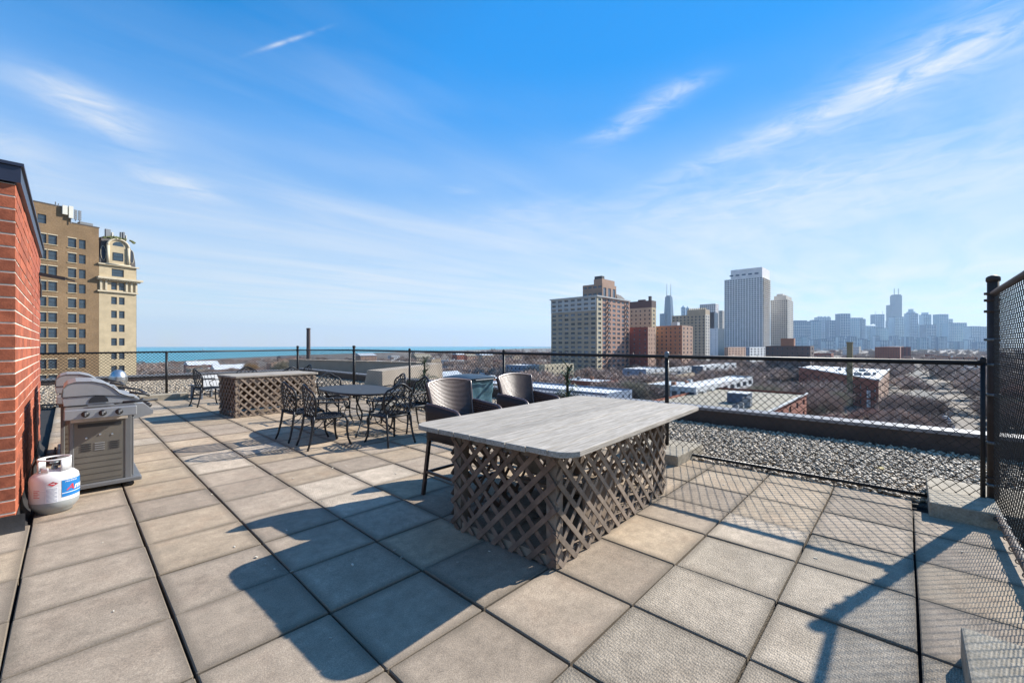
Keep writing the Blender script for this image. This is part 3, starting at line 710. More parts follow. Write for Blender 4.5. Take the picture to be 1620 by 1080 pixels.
def iron_chair():
    t = empty('iron_chair', (0, 0, 0))
    # back: outline in (u across, v up)
    out = [(-.19, .0), (-.225, .10), (-.245, .22), (-.24, .31), (-.20, .365), (-.145, .385), (-.10, .42), (-.04, .452), (0, .46), (.04, .452), (.10, .42), (.145, .385), (.20, .365), (.24, .31), (.245, .22), (.225, .10), (.19, 0)]
    bf = lambda u, v: Vector((u, -.225 - .12 * v - .03 * v * v + .05 * (u / .24) ** 2 * 1.0 - .02, .46 + v))
    MB().tube([bf(*p) for p in out], .0165, 7, True).build('back_frame', M['iron'], t, True)
    lattice_in(out, bf, .070, .0088, (50, 130)).build('back_lattice', M['iron'], t, True)
    seat = [(-.20, -.22), (-.235, -.05), (-.245, .12), (-.21, .225), (-.10, .255), (.0, .262), (.10, .255), (.21, .225), (.245, .12), (.235, -.05), (.20, -.22), (0, -.235)]
    sf = lambda x, y: Vector((x, y, .435 - .018 * (1 - (x / .25) ** 2) * (1 - (y / .26) ** 2)))
    st = MB().tube([sf(*p) for p in seat], .017, 7, True).build('seat_frame', M['iron'], t, True)
    lattice_in(seat, sf, .062, .0085, (45, 135)).build('seat_lattice', M['iron'], t, True)
    for s in (-1, 1):
        MB().tube([(s * .205, -.235, .47), (s * .208, -.24, .40), (s * .21, -.262, .25), (s * .222, -.295, .10), (s * .235, -.33, .0)], [.016, .019, .017, .015, .015], 7).build('leg', M['iron'], t, True)
        MB().tube([(s * .215, .215, .43), (s * .235, .245, .36), (s * .228, .235, .22), (s * .235, .25, .10), (s * .262, .285, .0)], [.019, .022, .017, .015, .017], 7).build('leg', M['iron'], t, True)
        # scrolled arm
        sc_ = []
        for k in range(15):
            an = math.pi * .5 - k * .42; rr = .034 * (1 - k / 17)
            sc_.append((s * .262, .20 + rr * math.cos(an), .625 + rr * math.sin(an)))
        MB().tube([(s * .232, -.255, .66), (s * .252, -.12, .672), (s * .262, .04, .655), (s * .262, .15, .65)] + sc_, .013, 6).build('armrest', M['iron'], t, True)
        MB().tube([(s * .262, .18, .598), (s * .262, .125, .565), (s * .262, .115, .52), (s * .255, .155, .47), (s * .24, .19, .43)], .009, 6).build('arm_support', M['iron'], t, True)
        MB().tube([(s * .21, -.255, .27), (s * .12, -.12, .32), (s * .04, 0, .41)], .007, 5).tube([(s * .228, .235, .27), (s * .12, .12, .32), (s * .04, .02, .41)], .007, 5).build('leg_brace', M['iron'], t, True)
    return t
proto = iron_chair(); used = False
G6 = 'black cast iron chairs around the oval table'; G4 = 'black cast iron chairs behind the smaller lattice table'
for k, (x, y, rz, lab, gp) in enumerate([
    (2.62, 7.12, -86, 'leftmost iron chair of the oval set, its back to the lattice table', G6),
    (2.66, 6.38, -92, 'black iron armchair on the near left side of the oval table, seen from behind', G6),
    (3.42, 5.82, 2, 'iron armchair with its back to the camera at the near end of the oval table', G6),
    (4.20, 6.42, 92, 'iron chair on the right of the oval table next to the woven bar chair', G6),
    (4.42, 7.55, 84, 'iron chair at the far right of the oval table, tall rounded back against the fence', G6),
    (3.72, 8.52, 178, 'iron chair at the far end of the oval table, lit back beside the wooden stool', G6),
    (2.42, 12.75, -80, 'iron chair side-on just left of the smaller lattice table', G4),
    (3.30, 12.75, 175, 'iron chair behind the smaller lattice table, back showing above its left half', G4),
    (4.10, 12.35, 5, 'iron chair whose fan-shaped back rises over the right half of the smaller lattice table', G4),
    (4.75, 13.2, 95, 'iron chair at the right end behind the smaller lattice table by the fence post', G4)]):
    o = proto if k == 0 else copy_tree(proto)
    o.location = (x, y, 0); o.rotation_euler = (0, 0, R(rz)); tag(o, lab, 'chair', gp)
# oval table
t = empty('oval_table', (3.57, 7.12, 0), 0, 'oval black metal patio table ringed by iron chairs', 'table')
A_, B_ = .53, .94
def sup(an, e=.72): c, s = math.cos(an), math.sin(an); return (A_ * abs(c) ** e * (1 if c > 0 else -1), B_ * abs(s) ** e * (1 if s > 0 else -1))
ring = [sup(2 * math.pi * k / 48) for k in range(48)]
M['ttop'] = mat('dark_table_top', (.040, .038, .037), .55, .2, .15, 60, bump=.3, bs=250, bd=.001)
bmod(MB().prism(ring, .705, .722).build('tabletop', M['ttop'], t), .006, 2)
MB().tube([(x * .985, y * .985, .700) for x, y in ring], .012, 6, True).build('rim', M['iron'], t, True)
for s in (-1, 1):
    for q in (-1, 1):
        MB().tube([(s * .36, q * .62, .70), (s * .33, q * .58, .58), (s * .17, q * .44, .36), (s * .18, q * .44, .22), (s * .30, q * .56, .07), (s * .37, q * .62, 0)], [.016, .016, .014, .014, .014, .017], 7).build('leg', M['iron'], t, True)
        MB().tube([(s * .20, q * .62, .70), (s * .06, q * .52, .50), (s * .035, q * .44, .34), (s * .06, q * .50, .18), (s * .22, q * .66, .02)], .009, 6).build('leg_scroll', M['iron'], t, True)
    MB().lathe([(.001, -.03), (.045, -.022), (.045, .022), (.001, .03)], 12, (0, s * .44, .35)).build('boss', M['iron'], t, True)
MB().tube([(0, -.44, .35), (0, .44, .35)], .010, 6).tube([(-.17, -.44, .30), (.17, -.44, .30)], .009, 6).tube([(-.17, .44, .30), (.17, .44, .30)], .009, 6).build('stretcher', M['iron'], t, True)
MB().lathe([(.03, .722), (.03, .726), (.001, .727)], 16).build('umbrella_hole_cap', M['galv'], t)
# ---------------------------------------------------------------- wooden step stool between the tables
t = empty('wooden_stool', (4.25, 10.85, 0), R(20), 'bleached wooden step stool standing between the lattice table and the iron chairs', 'stool')
bmod(MB().bx(-.20, .20, -.15, .15, .555, .585).build('seat', M['oldwood'], t), .004, 1)
for s in (-1, 1):
    for q in (-1, 1): MB().bar((s * .15, q * .10, .555), (s * .20, q * .16, 0), .05, .025, (0, 1, 0)).build('leg', M['oldwood'], t)
    for z in (.15, .30, .45): MB().bar((s * (.2 - z * .09), -.145 + z * .07, z), (s * (.2 - z * .09), .145 - z * .07, z), .02, .035).build('rung', M['oldwood'], t)
for z in (.2, .38): MB().bar((-.18, -.14 + z * .07, z), (.18, -.14 + z * .07, z), .07, .018, (0, 0, 1)).build('step', M['oldwood'], t)
# pale plastic chair behind the left iron chair
t = empty('plastic_chair', (2.72, 14.6, 0), R(200), 'pale blue-grey plastic lounge chair by the far fence, behind an iron chair', 'chair'); t.scale = (.9, .9, .72)
for k in range(5): MB().box((-.2 + .1 * k, .22 + .0, .62), (.085, .02, .62), Matrix.Rotation(.35, 3, 'X')).build('back_slat', M['plastic_white'], t)
for k in range(4): MB().bx(-.25, .25, -.28 + .12 * k, -.18 + .12 * k, .33, .355).build('seat_slat', M['plastic_white'], t)
for s in (-1, 1):
    MB().bx(s * .30 - .055, s * .30 + .055, -.32, .26, .52, .545).build('armrest', M['plastic_white'], t)
    MB().bx(s * .28 - .02, s * .28 + .02, -.30, -.20, 0, .52).build('leg', M['plastic_white'], t); MB().bx(s * .28 - .02, s * .28 + .02, .16, .26, 0, .52).build('leg', M['plastic_white'], t)

# ---------------------------------------------------------------- wheeled bin
t = empty('rubbish_bin', (4.72, 5.45, 0), R(4), 'teal wrapped wheeled rubbish bin with a dark lid behind the woven chair', 'bin')
def binf(u, v):
    k = int(u * 4) % 4; f = u * 4 - int(u * 4)
    if u >= 1: k, f = 3, 1.
    c = [(-1, -1), (1, -1), (1, 1), (-1, 1), (-1, -1)]; a, b = c[k], c[k + 1]
    wv = .008 * math.sin(u * 47 + v * 5) * (1 - abs(2 * f - 1)) + .005 * math.sin(v * 23 + u * 9)
    hx, hy = .235 + .045 * v + wv, .25 + .06 * v + wv
    return Vector(((a[0] + (b[0] - a[0]) * f) * hx, (a[1] + (b[1] - a[1]) * f) * hy, .06 + .87 * v))
MB().grid(binf, 64, 16).build('body', M['bin'], t, True)
MB().prism([(-.30, -.33), (.30, -.33), (.30, .33), (-.30, .33)], .925, .955).build('rim', M['bin_lid'], t)
MB().grid(lambda u, v: Vector(((u - .5) * .62, (v - .5) * .70, .957 + .05 * math.sin(u * math.pi) ** .5 * math.sin(v * math.pi) ** .5)), 14, 14).build('lid', M['bin_lid'], t, True)
MB().tube([(.22, -.36, .93), (-.22, -.36, .93)], .014, 8).build('handle', M['bin_lid'], t)
for s in (-1, 1): MB().tube([(s * .24, -.26, .10), (s * .29, -.26, .10)], .10, 18).build('wheel', M['blackp'], t)

# ---------------------------------------------------------------- dry bamboo-like artificial plants tied to the fence
def plant(loc, h, label, seed):
    rd = random.Random(seed); t = empty('spiky_plant', loc, 0, label, 'plant', 'spiky green plants tied to the low fence')
    MB().tube([(0, 0, 0), (.01, 0, h * .4), (-.01, .01, h * .75), (.0, .0, h)], [.02, .024, .022, .008], 8).build('stem', M['stem'], t, True)
    lm = MB()
    for k in range(110):
        z = h * (.42 + .58 * rd.random()); an = rd.uniform(0, 6.28); L = rd.uniform(.14, .36) * (1.25 - .4 * z / h); up = rd.uniform(.2, 1.0)
        d_ = Vector((math.cos(an), math.sin(an), up)).normalized(); sd_ = Vector((-math.sin(an), math.cos(an), 0)) * rd.uniform(.009, .018)
        p0 = Vector((0, 0, z)); p1 = p0 + d_ * L * .5; p2 = p0 + d_ * L + Vector((0, 0, -L * rd.uniform(.05, .6)))
        lm.add([p0 - sd_ * .5, p0 + sd_ * .5, p1 - sd_, p1 + sd_, p2], [(0, 1, 3, 2), (2, 3, 4)])
    for k in range(9):
        an = rd.uniform(0, 6.28); L = rd.uniform(.25, .4); z = h * rd.uniform(.35, .62)
        for q in range(9):
            s = q / 8; c = Vector((math.cos(an) * L * s, math.sin(an) * L * s, z + .12 * math.sin(s * 2.6) - .05 * s)); sd_ = Vector((-math.sin(an), math.cos(an), 0))
            for w_ in (-1, 1):
                tip = c + sd_ * w_ * .09 + Vector((0, 0, -.07)); lm.add([c, c + Vector((math.cos(an), math.sin(an), 0)) * .016, tip], [(0, 1, 2)])
    tag(lm.build('foliage', M['palm'], t), kind='stuff')
    return t
plant((5.68, 4.07, 0), 1.15, 'spiky green plant tied to the fence behind the far corner of the long table', 3)
plant((5.66, 8.1, 0), 1.18, 'spiky green plant by the fence left of the teal bin', 8)

# ---------------------------------------------------------------- gas grills against the brick wall
def grill(loc, label, tool):
    """side faces -Y (to the camera), front with handle and controls faces +X"""
    t = empty('gas_grill', loc, 0, label, 'grill', 'gas grills along the brick wall')
    Wy = 1.02
    # cart: side panels, back, front doors, bottom, frame legs
    MB().bx(.05, .425, .006, .022, .10, .735).build('side_panel', M['panel'], t)
    MB().bx(.05, .425, Wy - .022, Wy - .006, .10, .735).build('side_panel', M['panel'], t)
    for (x, y) in ((.018, .0), (.425, .0), (.018, Wy - .03), (.425, Wy - .03)):
        MB().bbox(x, x + (.036 if x < .1 else .055), y, y + .03, .07, .79, .006).build('corner_leg', M['enamel'], t)
    MB().bbox(-.02, .56, -.035, Wy + .02, .055, .095, .01).build('base_shelf', M['enamel'], t)
    for y in (.25, .77): bmod(MB().bx(.482, .498, y - .24, y + .24, .11, .73).build('door', M['enamel'], t), .004, 1)
    MB().tube([(.52, .46, .35), (.52, .46, .6)], .008, 6).tube([(.52, .54, .35), (.52, .54, .6)], .008, 6).build('door_handle', M['steel'], t)
    # pressed lines, vents and bolts of the near side panel
    for z in (.13, .19, .25, .31, .37): MB().bx(.07, .41, .001, .005, z, z + .006).build('panel_rib', M['panel'], t)
    for c0 in (.10, .20, .31):
        for k in range(4):
            MB().bx(c0, c0 + .075, .0005, .0048, .425 + k * .022, .433 + k * .022).build('vent', M['steel'] if c0 == .20 else M['blackp'], t)
    MB().bx(.08, .40, .0005, .0048, .665, .700).build('grip_slot', M['blackp'], t)
    for (x, z) in ((.14, .555), (.33, .57), (.24, .58)): MB().lathe([(.009, 0), (.009, .004), (.001, .006)], 8, (0, 0, 0)).build('bolt', M['steel'], t, loc=(x, .004, z), rot=(R(90), 0, 0))
    for (x, y) in ((.03, .04), (.47, .0), (.03, Wy - .04), (.47, Wy - .04)):
        MB().tube([(x, y - .012, .03), (x, y + .012, .03)], .03, 14).build('wheel', M['blackp'], t, True)
    # firebox and side shelf with hooks
    bmod(MB().bx(.0, .50, .09, Wy - .09, .70, .885).build('firebox', M['enamel'], t), .012, 2)
    bmod(MB().bx(-.015, .505, -.20, .085, .845, .875).build('side_shelf', M['enamel'], t), .010, 2)
    bmod(MB().bx(-.015, .505, -.215, -.195, .775, .872).build('shelf_skirt', M['lid'], t), .008, 2)
    bmod(MB().bx(-.015, .505, Wy - .08, Wy + .2, .845, .875).build('side_shelf', M['enamel'], t), .010, 2)
    MB().bx(.03, .44, -.15, .08, .742, .772).build('rusty_bracket', M['rust'] if not tool else M['oldwood'], t)
    for x in (.13, .25, .37):
        kb = MB().lathe([(.030, 0), (.030, .010), (.020, .014), (.018, .03), (.001, .032)], 14).build('knob', M['blackp'], t, True, loc=(x, -.214, .825), rot=(R(90), 0, 0))
        MB().bx(-.005, .005, -.016, .016, .03, .037).build('knob_grip', M['steel'], kb)
    # slanted control panel out front (to +X) with drop handle
    MB().prism([(.50, .03), (.50, Wy - .03), (.52, Wy - .03), (.52, .03)], .70, .71)
    cp = MB(); ys_ = (.04, Wy - .04); pr = [(.50, .87), (.58, .86), (.66, .78), (.66, .74), (.50, .70)]
    cp.add([(x, y, z) for y in ys_ for x, z in pr], [(0, 1, 2, 3, 4), (9, 8, 7, 6, 5)] + [(k, (k + 1) % 5 + 0 if False else (k + 1) % 5, 5 + (k + 1) % 5, 5 + k) for k in range(5)])
    cp.build('control_panel', M['lid'], t)
    for y in (.2, .4, .6, .8): MB().lathe([(.03, 0), (.028, .02), (.02, .035), (.001, .037)], 14).build('knob', M['blackp'], t, True, loc=(.63, y, .815), rot=(0, R(48), 0))
    # lid: side profile with end caps
    prof = [(-.02, .885), (-.03, .96), (-.02, 1.06), (.01, 1.10), (.07, 1.122), (.19, 1.118), (.28, 1.09), (.345, 1.04), (.385, .99), (.43, .96), (.50, .94), (.55, .918), (.545, .90), (.49, .893), (.46, .885)]
    n = len(prof)
    ld = MB().add([(x, y, z) for y in (.055, Wy - .055) for x, z in prof], [tuple(range(n)), tuple(reversed(range(n, 2 * n)))] + [(k, n + k, n + (k + 1) % n, (k + 1) % n) for k in range(n)]).build('lid', M['lid'], t)
    bmod(ld, .006, 2)
    # raised rim line and darker lower cap on the near end
    MB().tube([(x, .052, z) for x, z in [(-.03, .98), (-.02, 1.06), (.01, 1.102), (.07, 1.125), (.19, 1.121), (.28, 1.093), (.345, 1.043), (.385, .993), (.43, .963), (.51, .94)]], .006, 6).build('lid_rim', M['enamel'], ld, True)
    MB().tube([(-.025, .05, .975), (.2, .05, .98), (.34, .05, .965), (.45, .05, .94), (.53, .05, .918)], .004, 6).build('lid_seam', M['blackp'], ld, True)
    arch = [(.23 + .075 * math.cos(a_), .049, .905 + .075 * math.sin(a_)) for a_ in [math.pi * k / 10 for k in range(11)]]
    MB().add(arch, [tuple(range(11))]).build('hinge_recess', M['blackp'], ld)
    MB().tube([(.47, .12, .985), (.60, .12, .955), (.63, .12, .94), (.63, Wy - .12, .94), (.60, Wy - .12, .955), (.47, Wy - .12, .985)], .013, 8).build('lid_handle', M['blackp'], ld, True)
    return t
grill((-.015, 6.03, 0), 'nearer dark grey gas grill beside the propane tank, spatula on its side shelf', True)
grill((-.085, 7.75, 0), 'second gas grill farther along the brick wall, partly hidden by the nearer one', False)
t = empty('grill_spatula', (.22, 5.90, .876), R(4), 'steel slotted spatula with a long black handle lying on the grill shelf', 'spatula')
for k in range(5): MB().bx(-.05, .07, -.05 + .022 * k, -.037 + .022 * k, .016, .020).build('blade_tine', M['steel'], t)
MB().bx(-.085, -.05, -.052, .052, .016, .022).bx(.07, .10, -.04, .04, .016, .022).build('blade', M['steel'], t)
MB().tube([(.10, 0, .018), (.17, 0, .028)], .006, 6).tube([(.17, 0, .028), (.45, .02, .03)], .013, 8).build('handle', M['blackp'], t, True)

# ---------------------------------------------------------------- propane tank
t = empty('propane_tank', (-.085, 5.62, 0), 0, 'white propane tank with a blue printed label standing by the brick wall', 'gas tank')
t.scale = (.97, .97, .82)
TR = .162
MB().lathe([(.10, .0), (.11, .0), (.115, .03), (.128, .04), (TR * .97, .085), (TR, .12), (TR * 1.003, .13), (TR * 1.003, .355), (TR * .97, .395), (TR * .80, .43), (TR * .5, .452), (.03, .46), (.001, .46)], 48).build('body', M['tank'], t, True)
MB().lathe([(.10, -.0), (.116, .001), (.119, .028), (.130, .037), (TR * .975, .083), (TR * 1.008, .125), (TR * 1.008, .135)], 48).build('lower_band', M['tank_low'], t, True)
MB().lathe([(TR * 1.004, .262), (TR * 1.012, .264), (TR * 1.012, .27), (TR * 1.004, .272)], 48).build('weld_seam', M['tank'], t, True)
cl_ = MB()
for a0, a1 in ((2.15, 3.6), (5.1, 6.6), (3.85, 4.35)):
    kk = 10; vs = []; z1_ = .575 if a1 - a0 > .7 else .50
    for k in range(kk + 1):
        an = a0 + (a1 - a0) * k / kk
        for (rr, z) in ((.110, .445), (.110, z1_), (.104, z1_), (.104, .445)): vs.append((rr * math.cos(an), rr * math.sin(an), z))
    cl_.add(vs, [(k * 4 + j, (k + 1) * 4 + j, (k + 1) * 4 + (j + 1) % 4, k * 4 + (j + 1) % 4) for k in range(kk) for j in range(4)] + [(0, 1, 2, 3), (kk * 4 + 3, kk * 4 + 2, kk * 4 + 1, kk * 4)])
cl_.lathe([(.100, .57), (.112, .57), (.112, .584), (.100, .584), (.100, .57)], 32)
cl_.build('collar', M['tank'], t, True)
MB().lathe([(.022, .455), (.022, .49), (.016, .495), (.016, .52), (.03, .522), (.03, .54), (.001, .542)], 14).tube([(0, 0, .505), (.03, -.05, .51)], .012, 10).build('valve', M['galv'], t, True)
def wrap(name, pts_fn, m, parent): pass
def bentquad(a0, a1, z0, z1, name, m, off=.0022, nseg=14):
    vs = []; r_ = TR * 1.003 + off
    for k in range(nseg + 1):
        an = a0 + (a1 - a0) * k / nseg; vs += [(r_ * math.cos(an), r_ * math.sin(an), z0), (r_ * math.cos(an), r_ * math.sin(an), z1)]
    return MB().add(vs, [(2 * k, 2 * k + 2, 2 * k + 3, 2 * k + 1) for k in range(nseg)]).build(name, m, t, True)
# camera sees the tank from azimuth about -92 deg; the blue panel begins right of its middle
bentquad(-1.28, -.05, .175, .355, 'blue_label', M['lab_blue'])
bentquad(-1.90, -1.42, .135, .30, 'warning_label', M['lab_white'], .0016)
for k in range(11): bentquad(-1.88, -1.46 - .1 * (k % 3 == 2), .145 + k * .0135, .150 + k * .0135, 'print_line', M['lab_grey'], .0022, 6)
for k in range(5): bentquad(-2.45, -2.15 - .08 * (k % 2), .20 + k * .018, .205 + k * .018, 'print_line', M['lab_red'], .0022, 4)
# hazard diamond
dv = []; c0, z0 = -1.62, .335
for (du, dz) in ((-.034 / TR, 0), (0, -.024), (.034 / TR, 0), (0, .024)): dv.append(((TR * 1.003 + .0026) * math.cos(c0 + du), (TR * 1.003 + .0026) * math.sin(c0 + du), z0 + dz))
MB().add(dv, [(0, 1, 2, 3)]).build('hazard_diamond', M['lab_red'], t)
def bent_text(body, a0, z, size, m, name, shear=.25, off=.0040, offset=.0):
    cu = bpy.data.curves.new(name, 'FONT'); cu.body = body; cu.size = size; cu.shear = shear; cu.resolution_u = 4; cu.offset = offset
    ob = bpy.data.objects.new(name, cu); col.objects.link(ob); bpy.context.view_layer.update()
    me = bpy.data.meshes.new_from_object(ob.evaluated_get(bpy.context.evaluated_depsgraph_get())); bpy.data.objects.remove(ob)
    for v in me.vertices:
        an = a0 + v.co.x / TR; r_ = TR * 1.003 + off; v.co = (r_ * math.cos(an), r_ * math.sin(an), z + v.co.y)
    me.materials.clear(); me.materials.append(m); me.update(); return link(name, me, t)
bent_text('A', -1.08, .240, .085, M['lab_red'], 'label_lettering', .3, offset=.002)
bent_text('meriGas', -.72, .240, .085, M['lab_white'], 'label_lettering', .3, offset=.002)
bentquad(-1.28, -.05, .212, .218, 'label_stripe', M['lab_white'], .0034)
bent_text('PROPANE', -1.15, .330, .022, M['lab_white'], 'label_lettering', .2)
hose = [(-.12, .08, .50), (-.16, .16, .40), (-.17, .30, .2), (-.15, .42, .12), (-.05, .5, .25), (-.02, .56, .55)]
hp = []
for k in range(len(hose) - 1):
    for s in range(5): a1_, b1_ = Vector(hose[k]), Vector(hose[k + 1]); hp.append(a1_.lerp(b1_, s / 5))
hs_ = MB().tube(hp, .009, 7).build('gas_hose', M['blackp'], loc=(-.06, 5.57, 0), smooth=True); tag(hs_, 'black rubber hose running from the propane tank to the nearer grill', 'hose')
# kettle grill / silver ornament behind the grills
kp = D(187, 10.8)[:2]
t = empty('kettle_grill', (*kp, 0), 0, 'silver domed kettle grill on a dark base beyond the far left fence', 'grill')
t.scale = (.55, .55, .83)
MB().lathe([(.001, 1.06), (.10, 1.05), (.24, .97), (.31, .86), (.33, .80), (.325, .79)], 28).build('dome', M['steel'], t, True)
MB().lathe([(.335, .79), (.34, .75), (.31, .64), (.24, .55), (.10, .50)], 28).build('bowl', M['steel'], t, True)
MB().bx(-.22, .22, -.2, .2, 0, .50).build('stand', M['blackp'], t)
MB().tube([(-.06, 0, 1.05), (-.05, 0, 1.09), (.05, 0, 1.09), (.06, 0, 1.05)], .01, 6).build('handle', M['blackp'], t)

# ---------------------------------------------------------------- stucco walls round the light well
A1 = P(457, 568.6, .69); B1 = P(660, 573.5, .69)
def wallseg(a, b, th, z0, z1, name, m, parent, capm=None, o=None):
    a, b = Vector((a[0], a[1], 0)), Vector((b[0], b[1], 0)); u = (b - a).normalized(); n = Vector((-u.y, u.x, 0)) * th
    if o: a = a - o; b = b - o
    pts = [a, b, b + n, a + n]; w_ = MB().prism([(p.x, p.y) for p in pts], z0, z1).build(name, m, parent)
    return w_
t = empty('stucco_wall', (B1.x, B1.y, 0), 0, 'beige stucco wall around the roof well behind the oval table', 'wall'); o_ = Vector((B1.x, B1.y, 0))
wallseg(A1, B1, .35, -3, .67, 'far_wall', M['stucco'], t, o=o_)
L1 = (B1 - A1).length
for k in range(6):
    a_, b_ = A1.lerp(B1, k / 6 + .002), A1.lerp(B1, (k + 1) / 6 - .002); a_ = Vector((a_.x, a_.y, 0)); b_ = Vector((b_.x, b_.y, 0))
    u = (b_ - a_).normalized(); n = Vector((-u.y, u.x, 0))
    MB().prism([((q - o_).x, (q - o_).y) for q in (a_ - n * .04, b_ - n * .04, b_ + n * .39, a_ + n * .39)], .672, .71).build('cap_panel', M['stucco'], t)
xr = atY(690, 13.8)
MB().add([Vector(p) - o_ for p in [(7.7, 13.6, -.06), (xr, 13.6, -.06), (xr, 13.8, .76), (7.8, 13.8, .57), (7.7, 15.0, -.06), (xr, 15.0, -.06), (xr, 14.3, .76), (7.8, 14.9, .57)]],
         [(0, 1, 2, 3), (4, 7, 6, 5), (3, 2, 6, 7), (0, 3, 7, 4), (1, 5, 6, 2), (0, 4, 5, 1)]).build('near_wall', M['stucco'], t)
MB().add([Vector(p) - o_ for p in [(xr, 13.6, -3), (xr + .3, 13.6, -3), (xr + .3, 13.8, .78), (xr, 13.8, .76), (B1.x, B1.y, -3), (B1.x + .4, B1.y, -3), (B1.x + .4, B1.y, .69), (B1.x, B1.y, .69)]],
         [(0, 1, 2, 3), (4, 7, 6, 5), (3, 2, 6, 7), (0, 3, 7, 4), (1, 5, 6, 2), (0, 4, 5, 1)]).build('side_wall', M['stucco'], t)

exec_city = True
# ================================================================= CITY =================================================================
def ccol(name, c, **k): return mat(name, c, k.pop('rough', .85), k.pop('metal', 0), k.pop('var', .1), k.pop('vs', .15), **k)
C = {}
C['glass'] = mat('window_glass', (.035, .055, .075), .12, 0, .3, .3, island=.6, spec=.8)
C['glass_mix'] = mat('window_glass_blinds', (.10, .125, .15), .25, 0, .3, .3, island=.85, spec=.6)
C['frame'] = ccol('window_frame', (.03, .04, .055))
C['frame_w'] = ccol('pale_frame', (.55, .58, .58))
C['tanbrick'] = mat('tan_brick', (.235, .155, .082), .9, 0, .20, .35, bump=0, speck=(4.0, (.84, .80, .76)), detail=8)
C['lime'] = mat('limestone', (.47, .375, .235), .85, 0, .14, .6, detail=7)
C['lime2'] = mat('limestone_trim', (.56, .48, .34), .85, 0, .10, 1)
C['slate'] = ccol('mansard_slate', (.10, .09, .085)); C['moss'] = ccol('mossy_ridge', (.12, .13, .045), vs=2, var=.5)
C['wh'] = ccol('white_metal', (.62, .60, .52)); C['gm'] = ccol('grey_metal', (.22, .23, .24))
C['b1a'] = ccol('grey_beige_brick', (.40, .32, .23)); C['b1t'] = ccol('blue_grey_terracotta', (.46, .46, .44)); C['b1b'] = ccol('brown_pink_brick', (.42, .24, .17)); C['b1c'] = ccol('cream_corner', (.50, .43, .30))
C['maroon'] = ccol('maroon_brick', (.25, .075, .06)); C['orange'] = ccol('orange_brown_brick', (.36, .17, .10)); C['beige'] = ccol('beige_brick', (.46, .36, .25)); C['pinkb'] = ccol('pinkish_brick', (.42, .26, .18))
C['conc'] = ccol('white_concrete', (.80, .77, .75)); C['conc2'] = ccol('pale_concrete', (.52, .48, .42)); C['brownw'] = ccol('brown_wall', (.11, .075, .07))
C['steelb'] = ccol('blue_steel', (.06, .10, .16), rough=.4); C['roofw'] = ccol('white_roof', (.62, .64, .66), vs=.3, var=.16); C['roofg'] = ccol('gravel_roof', (.26, .23, .17), vs=.5, var=.25)
C['roofd'] = ccol('dark_roof', (.09, .085, .085), vs=.3); C['redb'] = ccol('red_brick_block', (.30, .095, .055)); C['roofs'] = ccol('silver_roof', (.42, .46, .50), vs=.3, var=.2)
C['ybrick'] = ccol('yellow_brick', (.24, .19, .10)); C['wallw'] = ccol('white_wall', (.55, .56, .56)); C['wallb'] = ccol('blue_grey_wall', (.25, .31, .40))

def wall_grid(mb, u_br, z_br, opening, org, ud, nrm, rev=.25):
    """front face with real openings: u_br, z_br break lists, opening(i,j) True leaves a hole with reveals"""
    org, ud, nrm = Vector(org), Vector(ud), Vector(nrm); up = Vector((0, 0, 1))
    pt = lambda u, z, k=0.: org + ud * u + up * z - nrm * k
    for i in range(len(u_br) - 1):
        for j in range(len(z_br) - 1):
            a, b, c, d_ = u_br[i], u_br[i + 1], z_br[j], z_br[j + 1]
            if not opening(i, j): mb.add([pt(a, c), pt(b, c), pt(b, d_), pt(a, d_)], [(0, 1, 2, 3)])
            else:
                v = [pt(a, c), pt(b, c), pt(b, d_), pt(a, d_), pt(a, c, rev), pt(b, c, rev), pt(b, d_, rev), pt(a, d_, rev)]
                mb.add(v, [(0, 1, 5, 4), (1, 2, 6, 5), (2, 3, 7, 6), (3, 0, 4, 7)])
    return mb
def panes(mb, u_br, z_br, opening, org, ud, nrm, rev=.2):
    org, ud, nrm = Vector(org), Vector(ud), Vector(nrm); up = Vector((0, 0, 1))
    for i in range(len(u_br) - 1):
        for j in range(len(z_br) - 1):
            if opening(i, j):
                a, b, c, d_ = u_br[i], u_br[i + 1], z_br[j], z_br[j + 1]; m = (c + d_) / 2; e = .04
                for (z0, z1) in ((c, m - e), (m + e, d_)):
                    mb.add([org + ud * u + up * z - nrm * rev for u, z in ((a, z0), (b, z0), (b, z1), (a, z1))], [(0, 1, 2, 3)])
    return mb
def breaks(L, n, frac, m0=None):
    """n openings of width frac*pitch evenly over L"""
    p = L / n; br = [0.]
    for k in range(n): c = (k + .5) * p; br += [c - p * frac / 2, c + p * frac / 2]
    return br + [L]
